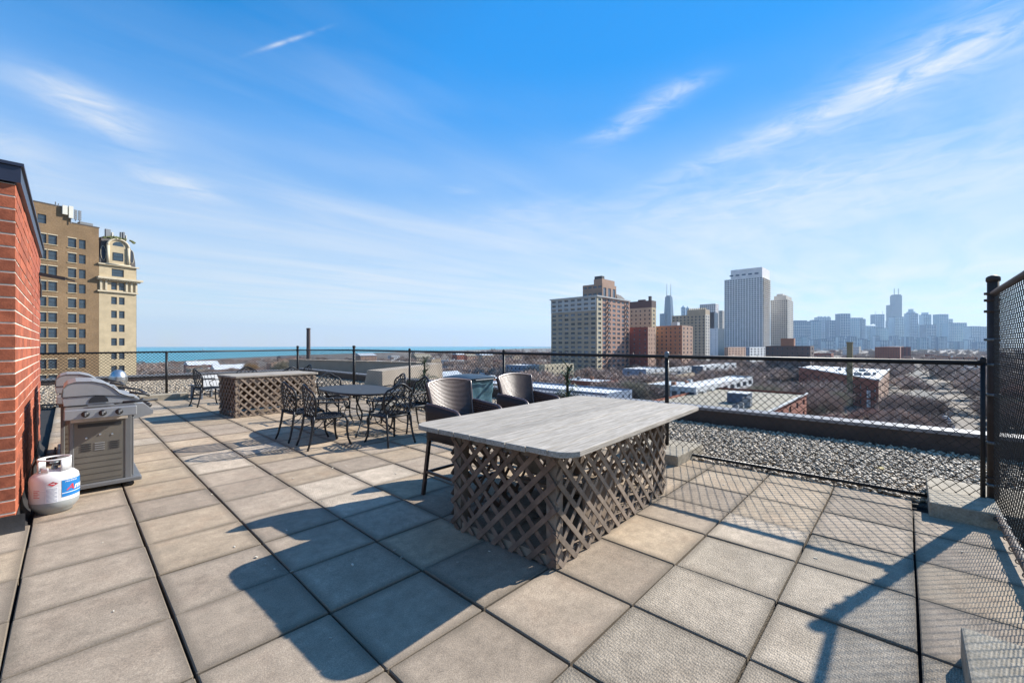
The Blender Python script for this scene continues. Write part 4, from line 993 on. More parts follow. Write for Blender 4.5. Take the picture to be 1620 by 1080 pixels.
def tower(name, label, pl, pc, pr, ytop, depth, wallL, wallR, nl=8, nr=6, fh=3.1, fl=.55, fz=.5, roof=None, cat='building', group=None, glass='glass', parapet_h=.8, base=ZG, toprows=0, topm=None):
    """axis-aligned block: near corner at pixel column pc and a depth in metres; the -X face runs left to pl, the -Y face right to pr"""
    c = D(pc, depth); x0, y0 = c.x, c.y; zt = zat(ytop, depth)
    b = max(4., atX(pl, x0) - y0) if pl < pc else 12.; a = max(4., atY(pr, y0) - x0) if pr > pc else 12.
    t = empty(name, (x0, y0, base), 0, label, cat, group); H = zt - base
    rows = max(2, int(H / fh)); zb = [0.]
    for k in range(rows):
        z0 = H - parapet_h - (rows - k) * fh + fh * .28
        if z0 < .5: continue
        zb += [z0, z0 + fh * fz]
    zb.append(H)
    wl = MB(); wr = MB(); g = MB()
    uL = breaks(b, nl, fl); uR = breaks(a, nr, fl)
    op = lambda i, j: i % 2 == 1 and j % 2 == 1
    wall_grid(wl, uL, zb, op, (0, b, 0), (0, -1, 0), (-1, 0, 0)); wall_grid(wr, uR, zb, op, (0, 0, 0), (1, 0, 0), (0, -1, 0))
    panes(g, uL, zb, op, (0, b, 0), (0, -1, 0), (-1, 0, 0)); panes(g, uR, zb, op, (0, 0, 0), (1, 0, 0), (0, -1, 0))
    wl.build('wall', wallL, t); wr.build('wall', wallR, t)
    tag(g.build('window_panes', C[glass], t), kind='stuff')
    MB().bx(.02, a, b - .01, b, 0, H).bx(a - .01, a, .02, b - .02, 0, H).build('wall', wallR, t)
    MB().bx(.3, a - .02, .3, b - .02, H - .9, H - .6).build('roof', roof or C['roofd'], t)
    MB().bx(.26, a - .03, .26, b - .03, 0, H - 1.).build('core', C['roofd'], t)
    return t, (x0, y0, a, b, H)

# --- ground, lake, streets
M['ground'] = ccol('winter_ground', (.15, .12, .09), vs=.012, var=.45, speck=(.08, (.75, .72, .70)))
tag(MB().bx(-14000, 14000, -14000, 14000, ZG - .5, ZG).build('ground', M['ground']), kind='structure')
lk = [P(-150, 583, ZG), P(215, 576, ZG), P(330, 568, ZG), P(470, 561.5, ZG), P(620, 557, ZG), P(760, 553, ZG), P(900, 549.5, ZG)]
lk = [(p.x, p.y) for p in lk] + [(13900, 13900), (-13900, 13900), (-13900, 600)]
M['lake'] = mat('lake_water', (.03, .27, .33), .35, 0, .12, .002, spec=.3, stretch=(.3, 1, 1))
tag(MB().prism(lk, ZG + .1, ZG + .35).build('lake', M['lake']), kind='structure')

# --- tan brick and limestone tower on the left
def left_tower():
    dv = (FW * math.cos(R(-28)) - RT * math.sin(R(-28))); dv.z = 0; dv.normalize()       # 28 deg right of the view
    S = D(50, 80.0); rz = math.atan2(dv.y, dv.x)
    t = empty('apartment_tower', (S.x, S.y, ZG), rz, 'tall tan brick apartment tower with an arched limestone end, antennas on its roof', 'building')
    # local: x along the face, -y towards the viewer, z up from ground
    def zz_(py, tt): dep = 80 + .883 * tt; return zat(py, dep) - ZG
    H1, H2 = zz_(318, 0), zz_(353, 5.5)
    # window rows: z positions shared by the whole face
    z = zz_(384.3, 1.35); fh = 3.06; Hm = zz_(364, 1.35)
    rows = [z + fh * k for k in range(-17, 1)]      # sill heights, topmost full row
    rows = [r for r in rows if r > 1]
    ww, wh = 1.18, 1.86
    cols = [1.35, 2.80, 5.55, 7.05]
    ub = [-7.]; 
    for c in cols: ub += [c - ww / 2 * (.86 if c > 7 else 1), c + ww / 2 * (.86 if c > 7 else 1)]
    ub.append(9.6); zb = [0.]
    for r in rows: zb += [r, r + wh]
    zb.append(Hm)
    op = lambda i, j: i % 2 == 1 and j % 2 == 1
    w1 = wall_grid(MB(), ub, zb, op, (0, 0, 0), (1, 0, 0), (0, -1, 0), .22)
    zt0 = zz_(353, 1.35)
    wall_grid(w1, [-7., 1.35 - ww / 2, 1.35 + ww / 2, 5.35], [Hm, zt0, zt0 + 1.75, H1], lambda i, j: i == 1 and j == 1, (0, 0, 0), (1, 0, 0), (0, -1, 0), .22)
    wall_grid(w1, [5.35, 9.6], [Hm, H2], lambda i, j: False, (0, 0, 0), (1, 0, 0), (0, -1, 0), .22)
    w1.bx(-7, 9.6, 11.9, 12, 0, H2).bx(9.5, 9.6, .3, 11.9, 0, H2).bx(5.25, 5.35, .02, 12, H2, H1).bx(-7, 5.25, 11.9, 12, H2, H1)
    w1.build('wall', C['tanbrick'], t)
    MB().bx(-6.9, 9.45, .35, 11.8, 0, H2 - .3).build('core', C['roofd'], t)
    MB().bx(-7.1, 5.45, -.06, .32, H1 + .002, H1 + .22).bx(5.45, 9.7, -.06, .32, H2 + .002, H2 + .2).build('coping', C['slate'], t)
    # windows, one object each, sharing meshes
    def wmesh(w_, h_):
        fr = MB(); f = .07
        fr.bx(0, f, -.05, .04, 0, h_).bx(w_ - f, w_, -.05, .04, 0, h_).bx(f, w_ - f, -.05, .04, 0, f).bx(f, w_ - f, -.05, .04, h_ - f, h_).bx(f, w_ - f, -.035, .04, h_ / 2 - .035, h_ / 2 + .035)
        gl = MB().bx(f, w_ - f, .0, .012, f, h_ / 2 - .036).bx(f, w_ - f, .0, .012, h_ / 2 + .036, h_ - f)
        return fr.mesh('window', C['frame']), gl.mesh('pane', C['glass'])
    sill = MB().bx(-.12, ww + .12, -.32, -.0, -.14, -.004).mesh('sill', C['lime']); lint = MB().bx(-.1, ww + .1, -.255, -.224, wh + .004, wh + .16).mesh('lintel', C['lime2'])
    mm = {}
    def win(x, z, w_, h_, ls=True):
        if (w_, h_) not in mm: mm[(w_, h_)] = wmesh(w_, h_)
        wo_ = link('window', mm[(w_, h_)][0], t, (x, .19, z)); link('pane', mm[(w_, h_)][1], wo_)
        if ls: link('sill', sill, wo_, (0, 0.02, 0)); link('lintel', lint, wo_, (0, .02, 0))
    for c in cols:
        w_ = round(ww * (.86 if c > 7 else 1), 3)
        for r in rows: win(c - w_ / 2, r, w_, wh, c < 7)
    win(1.35 - ww / 2, zt0, ww, 1.75, False)
    # limestone end bay
    xa, xb = 9.62, 15.9
    rs = MB(); z1 = zz_(466, 12.8)                        # cornice line bottom of ornate storey
    lr = [r for r in [zz_(481.5, 12.5) - 2.98 * k for k in range(0, 16)] if r > 1]
    lw = .95; lc = [12.05, 13.35]
    zb2 = [0.]
    for r in sorted(lr): zb2 += [r, r + 1.6]
    zc0 = zz_(462, 12.8); zc1 = zz_(443, 12.8); zc2 = zz_(421, 12.8)
    zb2 = [q for q in zb2 if q < zc0 - .2] ; 
    if len(zb2) % 2 == 0: zb2 = zb2[:-1]
    lrr = zb2[1::2]; zb2.append(zc0)
    ub2 = [xa]
    for c in lc: ub2 += [c - lw / 2, c + lw / 2]
    ub2.append(xb)
    lw1 = wall_grid(MB(), ub2, zb2, op, (0, 0, 0), (1, 0, 0), (0, -1, 0), .22)
    lw1.bx(xb - .05, xb, .0, 10, 0, zc2)
    # ornate storey with two windows, then attic storey
    wall_grid(lw1, ub2, [zc0, zc0 + .4, zc0 + 2.05, zc1], lambda i, j: i % 2 == 1 and j == 1, (0, 0, 0), (1, 0, 0), (0, -1, 0), .22)
    wall_grid(lw1, [xa, 12.05 - .4, 13.35 + .35, xb], [zc1, zc1 + .7, zc1 + 2.35, zc2], lambda i, j: i == 1 and j == 1, (0, 0, 0), (1, 0, 0), (0, -1, 0), .22)
    lw1.build('stone_wall', C['lime'], t)
    for c in lc:
        for r in lrr: win(c - lw / 2, r, lw, 1.6, False)
        win(c - lw / 2, zc0 + .4, lw, 1.65, False)
    win(12.05 - .4, zc1 + .7, round(13.35 + .35 - 11.65, 3), 1.65, False)
    MB().bx(xa - .05, xb - .1, .3, 9.9, 0, zc2).build('core', C['roofd'], t)
    MB().bx(xa - .3, xb + .2, -.35, -.002, zc0 - .18, zc0 + .12).bx(xa - .4, xb + .9, -.9, -.003, zc1 - .05, zc1 + .35).bx(xa - .35, xb + .55, -.55, -.004, zc1 - .35, zc1 - .055).bx(xa - .2, xb + .35, -.4, -.002, zc2 - .05, zc2 + .2).build('cornice', C['lime2'], t)
    for x in [xa + .25 + k * .85 for k in range(8)]: 
        if all(abs(x - c) > .62 for c in lc): MB().bx(x - .16, x + .16, -.26, -.003, zc0 + .2, zc1 - .4).build('bracket', C['lime2'], t)
    for x in [xa + .2 + k * .42 for k in range(15)]: MB().bx(x - .07, x + .07, -.75, -.56, zc1 - .28, zc1 - .06).build('dentil', C['lime2'], t)
    # mansard with arched dormer
    zt = zz_(376, 12.8); n = 14
    def mans(s): return .0 + 1.35 * s ** 2.2       # inset with height
    hgt = zt - zc2 - .3
    ms = MB(); rings = []
    for k in range(n + 1):
        s = k / n; i_ = mans(s); z = zc2 + .2 + hgt * s
        rings.append([(xa + .1 + i_ * .6, .1 + i_, z), (xb - .15 - i_, .1 + i_, z), (xb - .15 - i_, 6, z), (xa + .1 + i_ * .6, 6, z)])
    vs = [p for r_ in rings for p in r_]
    ms.add(vs, [(4 * k + j, 4 * k + (j + 1) % 4, 4 * k + 4 + (j + 1) % 4, 4 * k + 4 + j) for k in range(n) for j in range(4)] + [(4 * n, 4 * n + 1, 4 * n + 2, 4 * n + 3)])
    ms.build('mansard_roof', C['slate'], t)
    xm = 12.7; dw = 1.75; zd = zc2 + .25; zs = zt - 2.0
    arc = [(xm + dw * math.cos(a_), zs + 1.55 * math.sin(a_)) for a_ in [math.pi * k / 14 for k in range(15)]]
    pts = [(xm - dw, zd)] + [(xm + dw, zd)] + arc
    dm = MB(); npt = len(pts); dm.add([(x, y, z) for y in (-.12, 2.5) for x, z in pts], [tuple(range(npt)), tuple(reversed(range(npt, 2 * npt)))] + [(k, npt + k, npt + (k + 1) % npt, (k + 1) % npt) for k in range(npt)])
    dm.build('dormer', C['lime'], t)
    MB().tube([(xm + (dw + .02) * math.cos(a_), -.2, zs + 1.6 * math.sin(a_)) for a_ in [math.pi * k / 14 for k in range(15)]], .22, 8).bx(xm - dw - .2, xm - dw + .28, -.4, -.13, zd, zs).bx(xm + dw - .28, xm + dw + .2, -.4, -.13, zd, zs).bx(xm - dw - .35, xm + dw + .35, -.45, -.13, zd - .15, zd + .12).build('arch_moulding', C['lime2'], t, True)
    ag = [(xm + .95 * math.cos(a_), zs + .1 + .95 * math.sin(a_)) for a_ in [math.pi * k / 10 for k in range(11)]]
    wf = MB(); wf.add([(x, -.135, z) for x, z in ag], [tuple(range(11))]); wf.build('arched_window', C['glass'], t)
    win(xm - .85, zd + .9, 1.7, 1.7, False)
    for ch in t.children:
        pass
    w_ = t.children[-1]; 
    for o in t.children:
        if o.name.startswith('window') and abs(o.location.x - (xm - .85)) < 1e-4: o.location.y = -.16
    for s_ in (-1, 1):
        xx = xm + s_ * (dw + .62); ov = [(xx + .42 * math.cos(a_), .22, zd + 2.2 + 1.5 * math.sin(a_)) for a_ in [2 * math.pi * k / 18 for k in range(18)]]
        MB().add([(x, -.02 + .2 * max(0, (z - zd) / 5), z) for x, y, z in ov], [tuple(range(18))]).build('oval_louvre', C['frame'], t)
        MB().tube([(x, .02 + .2 * max(0, (z - zd) / 5), z) for x, y, z in ov], .05, 6, True).build('louvre_ring', C['lime2'], t, True)
    mk = MB()
    for k in range(34):
        x = xa + .3 + (xb - xa - .6) * random.random(); s = (x - xa) / (xb - xa); z = zt - .6 * abs(2 * s - 1) ** 2 - .05
        mk.box((x, .6 + random.random() * .5 - .9, z + random.uniform(-.25, .1)), (.5, .3, random.uniform(.15, .45)), Matrix.Rotation(random.uniform(-.5, .5), 3, 'Y'))
    tag(mk.build('mossy_ridge', C['moss'], t), kind='stuff')
    # rooftop antennas and boxes
    for (x, w_, h_, m_) in ((11.1, .8, 1.7, 'gm'), (12.1, .25, 1.2, 'wh'), (13.6, .2, 1.6, 'gm'), (14.0, .3, 1.7, 'gm'), (14.5, .15, 1.1, 'wh')):
        MB().bx(x, x + w_, 1.2, 1.9, zt - .2, zt + h_).build('roof_unit', C[m_], t)
    for (x, z0, z1, w_, m_) in ((4.05, zz_(340, 4.6), zz_(326, 4.6), .72, 'wh'), (4.95, zz_(345, 5), zz_(326, 5), .66, 'wh')):
        MB().bx(x, x + w_, -.5, -.1, z0, z1).build('antenna_panel', C[m_], t)
    for x in (5.95, 6.55):
        z0, z1 = zz_(348, 6), zz_(332, 6)
        mb = MB().tube([(x, -.2, z0 - .3), (x, -.2, z1)], .06, 6)
        for q in range(5): mb.bx(x - .22, x + .22, -.5, -.25, z0 + (z1 - z0) * q / 5, z0 + (z1 - z0) * (q + .75) / 5)
        mb.build('antenna_array', C['gm'], t)
    MB().tube([(5.3, -.25, H2 - .2), (5.3, -.25, zz_(326, 5.2))], .08, 6).bx(7.0, 9.0, 1, 2.5, H2, H2 + .9).build('antenna_mast', C['gm'], t)
    MB().tube([(3.2, 0, H1), (3.2, 0, H1 + .8)], .1, 6).tube([(3.6, 0, H1), (3.6, 0, H1 + .6)], .08, 6).tube([(-.4, 0, H1), (-.4, 0, H1 + .7)], .1, 6).build('roof_vent', C['gm'], t)
left_tower()

# --- the mid-distance group
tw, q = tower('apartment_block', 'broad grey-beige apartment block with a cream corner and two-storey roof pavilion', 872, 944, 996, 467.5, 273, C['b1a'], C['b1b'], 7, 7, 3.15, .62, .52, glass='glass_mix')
x0, y0, a, b, H = q
MB().bx(-.8, a + .3, -.8, -.31, H - .55, H + .3).bx(-.8, -.31, -.3, b + .8, H - .55, H + .3).build('cornice', C['b1t'], tw)
wl = MB(); wall_grid(wl, breaks(b, 7, .62), [H - 9.6] + [v for k in range(3) for v in (H - 9.6 + .9 + 3.0 * k, H - 9.6 + 2.5 + 3.0 * k)] + [H - .55], lambda i, j: i % 2 == 1 and j % 2 == 1, (-.3, b, 0), (0, -1, 0), (-1, 0, 0), .25); wl.build('terracotta_band', C['b1t'], tw)
cb = MB(); cw_ = atY(952, y0) - x0
wall_grid(cb, [-.35, cw_ * .22, cw_ * .78, cw_], [0.] + [v for k in range(int((H - 1) / 3.15) - 1) for v in (H - .8 - (int((H - 1) / 3.15) - 1 - k) * 3.15 + .88, H - .8 - (int((H - 1) / 3.15) - 1 - k) * 3.15 + 2.5)] + [H - .55], lambda i, j: i == 1 and j % 2 == 1, (0, -.30, 0), (1, 0, 0), (0, -1, 0), .28); cb.build('corner_bay', C['b1c'], tw)
fe = MB()
for cx_ in (a * .30, a * .88):
    for k in range(int(H / 3.15)):
        z = 2 + k * 3.15
        if z > H - 3: break
        fe.bx(cx_ - 1.4, cx_ + 1.4, -1.3, -.05, z, z + .12).bx(cx_ - 1.4, cx_ + 1.4, -1.32, -1.26, z + .9, z + .98).bar((cx_ - 1.2, -.8, z), (cx_ + 1.2, -.8, z + 3.1), .5, .1)
tag(fe.build('fire_escape', C['frame'], tw), kind='stuff')
# roof pavilion on it
zt = zat(449, 285) - ZG; py0 = atX(921, x0 + 8) - y0; c_ = D(953, 285)
t_ = MB(); bxp, byp = c_.x - x0, c_.y - y0; Lp = atX(922, c_.x) - c_.y; Wp = atY(975, c_.y) - c_.x
wall_grid(t_, breaks(Lp, 4, .7), [H - 1, H + 1.6, H + 3.6, zt - 2.4, zt - 1.0, zt], lambda i, j: i % 2 == 1 and j in (1, 3), (bxp, byp + Lp, 0), (0, -1, 0), (-1, 0, 0)); wall_grid(t_, breaks(Wp, 3, .6), [H - 1, H + 1.0, zt - 2.2, zt], lambda i, j: i % 2 == 1 and j == 1, (bxp, byp, 0), (1, 0, 0), (0, -1, 0))
t_.bx(bxp, bxp + Wp, byp + Lp - .1, byp + Lp, H, zt).bx(bxp + Wp - .1, bxp + Wp, byp, byp + Lp, H, zt).bx(bxp, bxp + Wp, byp, byp + Lp, zt + .01, zt + .3); t_.build('roof_pavilion', C['pinkb'], tw)
MB().bx(bxp + .3, bxp + Wp - .2, byp + .3, byp + Lp - .3, H - 1, zt - .1).build('pavilion_glazing', C['glass_mix'], tw)
zz2 = zat(441, 287) - ZG; MB().bx(bxp + .5, bxp + Wp - 1.5, byp + .5, byp + Lp * .45, zt + .3, zz2).build('pavilion_upper', C['pinkb'], tw)
MB().bx(bxp + .7, bxp + 4, byp + .8, byp + Lp * .42, zz2 + .01, zz2 + 2).build('cooling_tower', C['roofd'], tw)
MB().add([Vector((a * .70, 2, H)), Vector((a, 2, H)), Vector((a, 9, H)), Vector((a * .70, 9, H)), Vector((a * .76, 5, H + 4.6)), Vector((a * .92, 5, H + 4.0))], [(0, 1, 5, 4), (1, 2, 5), (2, 3, 4, 5), (3, 0, 4)]).build('slate_pavilion_roof', C['slate'], tw)
tw, q = tower('apartment_block', 'beige brick block with a dark mansard top and chimney right of the broad block', 989, 1031, 1038, 486, 330, C['beige'], C['lime'], 6, 1, 3.3, .34, .42, toprows=1)
x0, y0, a, b, H = q; zt = zat(475, 330) - ZG
MB().bx(.0, a, .0, b, H, zt).build('mansard', C['brownw'], tw); MB().bx(.6, 2.4, 1, 3, zt, zt + 3.5).build('chimney', C['roofd'], tw); MB().bx(0.6, 3, 6, 12, zt, zt + 1.2).build('roof_unit', C['brownw'], tw)
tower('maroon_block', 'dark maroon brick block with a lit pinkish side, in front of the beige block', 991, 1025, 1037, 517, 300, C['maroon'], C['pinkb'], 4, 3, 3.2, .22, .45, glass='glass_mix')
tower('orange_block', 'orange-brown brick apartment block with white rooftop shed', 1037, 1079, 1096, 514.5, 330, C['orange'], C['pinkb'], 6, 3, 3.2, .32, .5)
s_ = D(1070, 335); zr = zat(514.5, 330)
tag(MB().bx(s_.x + 2, s_.x + 7, s_.y, s_.y + 5, zr - .9, zr + 3).build('rooftop_shed', C['wallw']), 'white shed on the roof of the orange-brown apartment block', 'shed')
tw, q = tower('apartment_block', 'stepped beige apartment slab with a crenellated attic behind the orange-brown block', 1063, 1116, 1123, 497, 430, C['beige'], C['conc2'], 9, 2, 3.1, .42, .5)
x0, y0, a, b, H = q; zt = zat(489, 430) - ZG; yb_ = atX(1087, x0) - y0
MB().bx(.0, a, .0, yb_, H + .01, zt).build('attic', C['beige'], tw)
for k in range(9): MB().bx(.2, 2.5, yb_ * k / 9, yb_ * (k + .45) / 9, zt, zt + 1.6).build('merlon', C['lime2'], tw)
tower('glass_tower', 'bluish glass tower with a brown lower wing behind the beige slab', 1107, 1132, 1137, 480, 720, C['conc'], C['conc'], 8, 3, 3.1, .7, .6)
tower('brown_tower', 'plain brown and grey tower beside the bluish glass tower', 1118, 1130, 1136, 494, 690, C['brownw'], C['steelb'], 5, 3, 3.4, .3, .6)
tower('pale_block', 'plain pale grey wall of a mid-rise left of the white high-rise', 1121, 1136, 1146, 519, 560, C['conc'], C['conc2'], 2, 3, 3.2, .15, .3)
tower('pale_tower', 'slim pale tower left of the white high-rise', 1136, 1143, 1146, 491, 900, C['conc2'], C['conc2'], 3, 2, 3.2, .5, .5)
tw, q = tower('high_rise', 'tallest white concrete high-rise with a dense grid of windows and side balconies', 1146, 1206, 1218, 437, 600, C['conc'], C['conc'], 14, 4, 2.95, .66, .5, glass='glass')
x0, y0, a, b, H = q; zt = zat(422, 600) - ZG; yb_ = atX(1156, x0) - y0
bl_ = MB()
for k in range(int(H / 2.95)): bl_.bx(a * .05, a * 1.0, -1.7, -.02, 3 + k * 2.95, 3.9 + k * 2.95) if 3 + k * 2.95 < H - 2 else None
tag(bl_.build('balconies', C['conc2'], tw), kind='stuff')
MB().bx(.4, a - .5, .2, yb_, H + .01, zt).build('crown', C['conc'], tw)
for k in range(5): MB().bx(.36, .41, yb_ * (.12 + .2 * k), yb_ * (.24 + .2 * k), H + (zt - H) * .30, H + (zt - H) * .46).build('louvre', C['steelb'], tw)
tw, q = tower('high_rise', 'second beige-grey high-rise just right of the tallest white one', 1219, 1246, 1255, 473, 650, C['conc2'], C['conc2'], 9, 4, 2.95, .6, .55)
x0, y0, a, b, H = q; MB().bx(.5, a - .5, 2, b * .8, H, H + 6).bx(2, a - 2, b * .3, b * .65, H + 6.01, H + 9).build('penthouse', C['conc2'], tw)

# --- landmark silhouettes and far skyline
def landmark_tapered():
    dp = 2900.; zt, zb = zat(469.5, dp), ZG; c = D(1058, dp); t = empty('tapered_tower', (c.x, c.y, ZG), 0, 'dark tapered skyscraper with two white antennas, standing alone in the haze', 'skyscraper')
    s0, s1 = .5 * 17 / FPX * dp * .74 * 1.25, .5 * 11.2 / FPX * dp * .74; H = zt - ZG
    MB().add([(-s0, -s0, 0), (s0, -s0, 0), (s0, s0, 0), (-s0, s0, 0), (-s1, -s1, H), (s1, -s1, H), (s1, s1, H), (-s1, s1, H)], [(0, 1, 5, 4), (1, 2, 6, 5), (2, 3, 7, 6), (3, 0, 4, 7), (4, 5, 6, 7)]).build('shaft', C['steelb'], t)
    MB().box((0, 0, H + 4), (s1 * 1.4, s1 * 1.4, 8)).build('crown', C['steelb'], t)
    for u in (-1, 1):
        q = RT * u * s1 * .75; MB().tube([(q.x, q.y, H), (q.x, q.y, H + 35), (q.x, q.y, H + 90)], [3.2, 2.2, 1.2], 8).build('antenna', C['wh'], t)
    MB().box((-RT.x * 36, -RT.y * 36, H * .34), (38, 38, H * .68)).build('annex_tower', C['steelb'], t)
landmark_tapered()
def landmark_tubes():
    dp = 4300.; k = dp / FPX; c = D(1418, dp); t = empty('black_skyscraper', (c.x, c.y, ZG), R(AZ), 'tallest black stepped skyscraper with twin antennas on the far right skyline', 'skyscraper')
    def seg(p0, p1, yt, nm, m='steelb', z0=0, dy=0):
        x0, x1 = (p0 - 1418) * k, (p1 - 1418) * k; MB().bx(dy, dy + 60, -x1, -x0, z0, zat(yt, dp) - ZG).build(nm, C[m], t)
    seg(1416.2, 1427, 467, 'shaft'); seg(1410, 1416, 482, 'shaft'); seg(1408.8, 1424, 508, 'shaft', dy=-15); MB().bx(5, 55, -(1426 - 1418) * k, -(1417 - 1418) * k, zat(467, dp) - ZG, zat(465.6, dp) - ZG).build('crown', C['steelb'], t)
    for p in (1419, 1425.6): MB().tube([(30, -(p - 1418) * k, zat(467, dp) - ZG), (30, -(p - 1418) * k, zat(455.5, dp) - ZG)], 3.6, 8).build('antenna', C['wh'], t)
landmark_tubes()
C['sk1'] = mat('teal_curtain_wall', (.10, .24, .33), .3, 0, .2, .01, stretch=(1, 1, .3)); C['sk2'] = mat('slate_curtain_wall', (.035, .11, .22), .35, 0, .2, .01); C['sk3'] = mat('pale_stone_tower', (.42, .52, .56), .7, 0, .15, .01)
sky_l = [(1254, 1283, 509, 'sk2', 'wide dark hipped tower at the left end of the far skyline'), (1285, 1299, 508, 'sk1', 'teal tower with a flat top right of the hipped tower'),
 (1295, 1314, 502, 'sk3', 'pale ribbed tower pair with a crown of small boxes'), (1312, 1323, 507, 'sk2', 'slim slate tower against the ribbed pair'), (1320, 1331, 521, 'steelb', 'low dark blue block between the ribbed pair and a flat slab'),
 (1330, 1345, 496.5, 'sk2', 'tall flat slate slab left of the silver block'), (1347, 1365, 503, 'sk1', 'broad teal tower with a dark cap right of the flat slab'), (1364, 1369, 505, 'sk2', 'thin edge tower beside the broad teal one'),
 (1373, 1387, 516, 'sk3', 'pale tower with a pointed top, left part'), (1385, 1399, 497.5, 'sk2', 'dark tower with two thin masts'), (1386, 1405, 519, 'sk1', 'low teal tower in front of the masted tower'),
 (1405, 1411, 508, 'sk2', 'narrow block left of the tallest black skyscraper'), (1416, 1431, 501.5, 'sk3', 'pale slab in front of the black skyscraper'), (1422, 1446, 521, 'sk3', 'low pale slab right of the black skyscraper'),
 (1439.5, 1452, 496, 'sk3', 'pale stepped tower with a small square crown'), (1452, 1466, 513, 'sk1', 'teal twin block, left half'), (1466, 1481, 514, 'sk2', 'slate twin block, right half'), (1462, 1473, 498, 'sk3', 'pale tower with a notched top rising over the twin block'),
 (1482, 1488, 520, 'sk3', 'thin pale block beside the tall bright slab'), (1486.5, 1500, 497.5, 'sk1', 'tall bright slab with a dark left edge'), (1500, 1507, 505, 'sk3', 'small stepped tower behind the tall bright slab'),
 (1501, 1529, 511, 'sk1', 'wide teal block with vertical bands'), (1528, 1540, 523, 'sk3', 'low pale block near the right end of the skyline'), (1537, 1551, 516.5, 'sk3', 'open-topped pale block near the thick post'), (1549, 1575, 517, 'sk2', 'last dark slab of the skyline beside the thick post'),
 (1079, 1084, 487, 'sk3', 'small pale tower with pointed turrets, left one of the pair'), (1086, 1090, 488, 'sk3', 'small pale tower with pointed turrets, right one of the pair')]
def skyscraper(p0, p1, yt, m, lab, dp):
    k = dp / FPX; c = D((p0 + p1) / 2, dp); w_ = (p1 - p0) * k; H = zat(yt, dp) - ZG
    t = empty('skyscraper', (c.x, c.y, ZG), R(AZ), lab, 'skyscraper', 'hazy skyline towers'); dd = min(60, w_ * .8)
    n = max(3, int(w_ / 16)); wl = MB()
    wl.bx(1, dd, -w_ / 2 + .5, w_ / 2 - .5, 0, H - 1); wl.build('shaft', C[m], t)
    fins = MB()
    for i in range(n + 1):
        y = -w_ / 2 + w_ * i / n; fins.bx(-1.5, .9, y - 1.3, y + 1.3, 0, H)
    for j in range(int(H / 22)): fins.bx(-.8, .8, -w_ / 2 + 1.4, w_ / 2 - 1.4, j * 22 + 6, j * 22 + 9)
    tag(fins.build('facade_ribs', C['sk3'] if m != 'sk3' else C['sk2'], t), kind='stuff')
    MB().bx(-1.6, dd + 1, -w_ / 2 - .5, w_ / 2 + .5, H - .9, H + 3).build('cap', C['sk2'], t)
    return t, H, w_, dd
for k_, (p0, p1, yt, m, lab) in enumerate(sky_l):
    dp = 3300 + (k_ * 397) % 900
    t, H, w_, dd = skyscraper(p0, p1, yt, m, lab, dp)
    if 'hipped' in lab: MB().bx(8, dd - 8, -w_ * .33, w_ * .33, H + 3, H + 12).build('crown', C['sk2'], t)
    if 'crown of small' in lab:
        for s_ in (-.4, -.1, .2, .42): MB().bx(4, 20, w_ * s_ - 4, w_ * s_ + 4, H + 3, H + 12).build('crown_box', C['sk3'], t)
    if 'square crown' in lab: MB().bx(8, dd - 8, -w_ * .33, w_ * .33, H + 3, H + 16).bx(14, dd - 14, -w_ * .16, w_ * .16, H + 16.1, H + 40).build('crown', C['sk3'], t)
    if 'notched' in lab: MB().bx(8, dd - 8, -w_ * .25, w_ * .25, H + 3, H + 22).build('crown', C['sk3'], t)
    if 'pointed top' in lab: MB().add([(0, -w_ / 2, H), (dd, -w_ / 2, H), (dd, w_ / 2, H), (0, w_ / 2, H), (dd / 2, -w_ * .5, H + 24)], [(0, 1, 4), (1, 2, 4), (2, 3, 4), (3, 0, 4)]).build('crown', C['sk3'], t)
    if 'masts' in lab:
        for s_ in (-.42, .42): MB().tube([(10, w_ * s_, H), (10, w_ * s_, H + 36)], 1.6, 6).build('mast', C['wh'], t)
    if 'turrets' in lab: MB().add([(0, -w_ / 2, H), (dd, -w_ / 2, H), (dd, w_ / 2, H), (0, w_ / 2, H), (dd / 2, 0, H + 22)], [(0, 1, 4), (1, 2, 4), (2, 3, 4), (3, 0, 4)]).build('crown', C['sk3'], t)
rs = random.Random(4)
for k_ in range(34):
    p0 = 1252 + k_ * 9.3 + rs.uniform(-3, 3); skyscraper(p0, p0 + rs.uniform(4, 12), rs.uniform(531, 542), rs.choice(['sk1', 'sk2', 'sk3', 'sk3']), 'low hazy downtown block filling the foot of the skyline', rs.uniform(2500, 3100))

# --- nearer low buildings
def low(name, label, pl, pc, pr, py, zr, wl, wr, roof, nl=6, nr=4, fl=.4, group=None, cat='building', depth=None):
    dep = depth or (CAMZ - zr) * FPX / (py - HPY)
    return tower(name, label, pl, pc, pr, HPY + (CAMZ - zr) * FPX / dep, dep, wl, wr, nl, nr, 3.2, fl, .5, roof, cat, group, 'glass', .7)
FOOT = []
def reg(q): FOOT.append((q[0] - 3, q[1] - 3, q[0] + q[2] + 3, q[1] + q[3] + 3))
_, q = low('flat_roof_building', 'near flat gravel-roofed brick building with white coping and rooftop units', 1000, 1195, 1276, 660, -12.0, C['redb'], C['redb'], C['roofg'], 8, 6, .3); reg(q)
x0, y0, a, b, H = q; zr = ZG + H
tag(MB().bx(x0 - .1, x0 + a + .1, y0 - .35, y0 - .02, zr - .25, zr + .12).build('white_coping', C['wallw']), 'white coping strip on the edge of the near gravel-roofed building', 'coping')
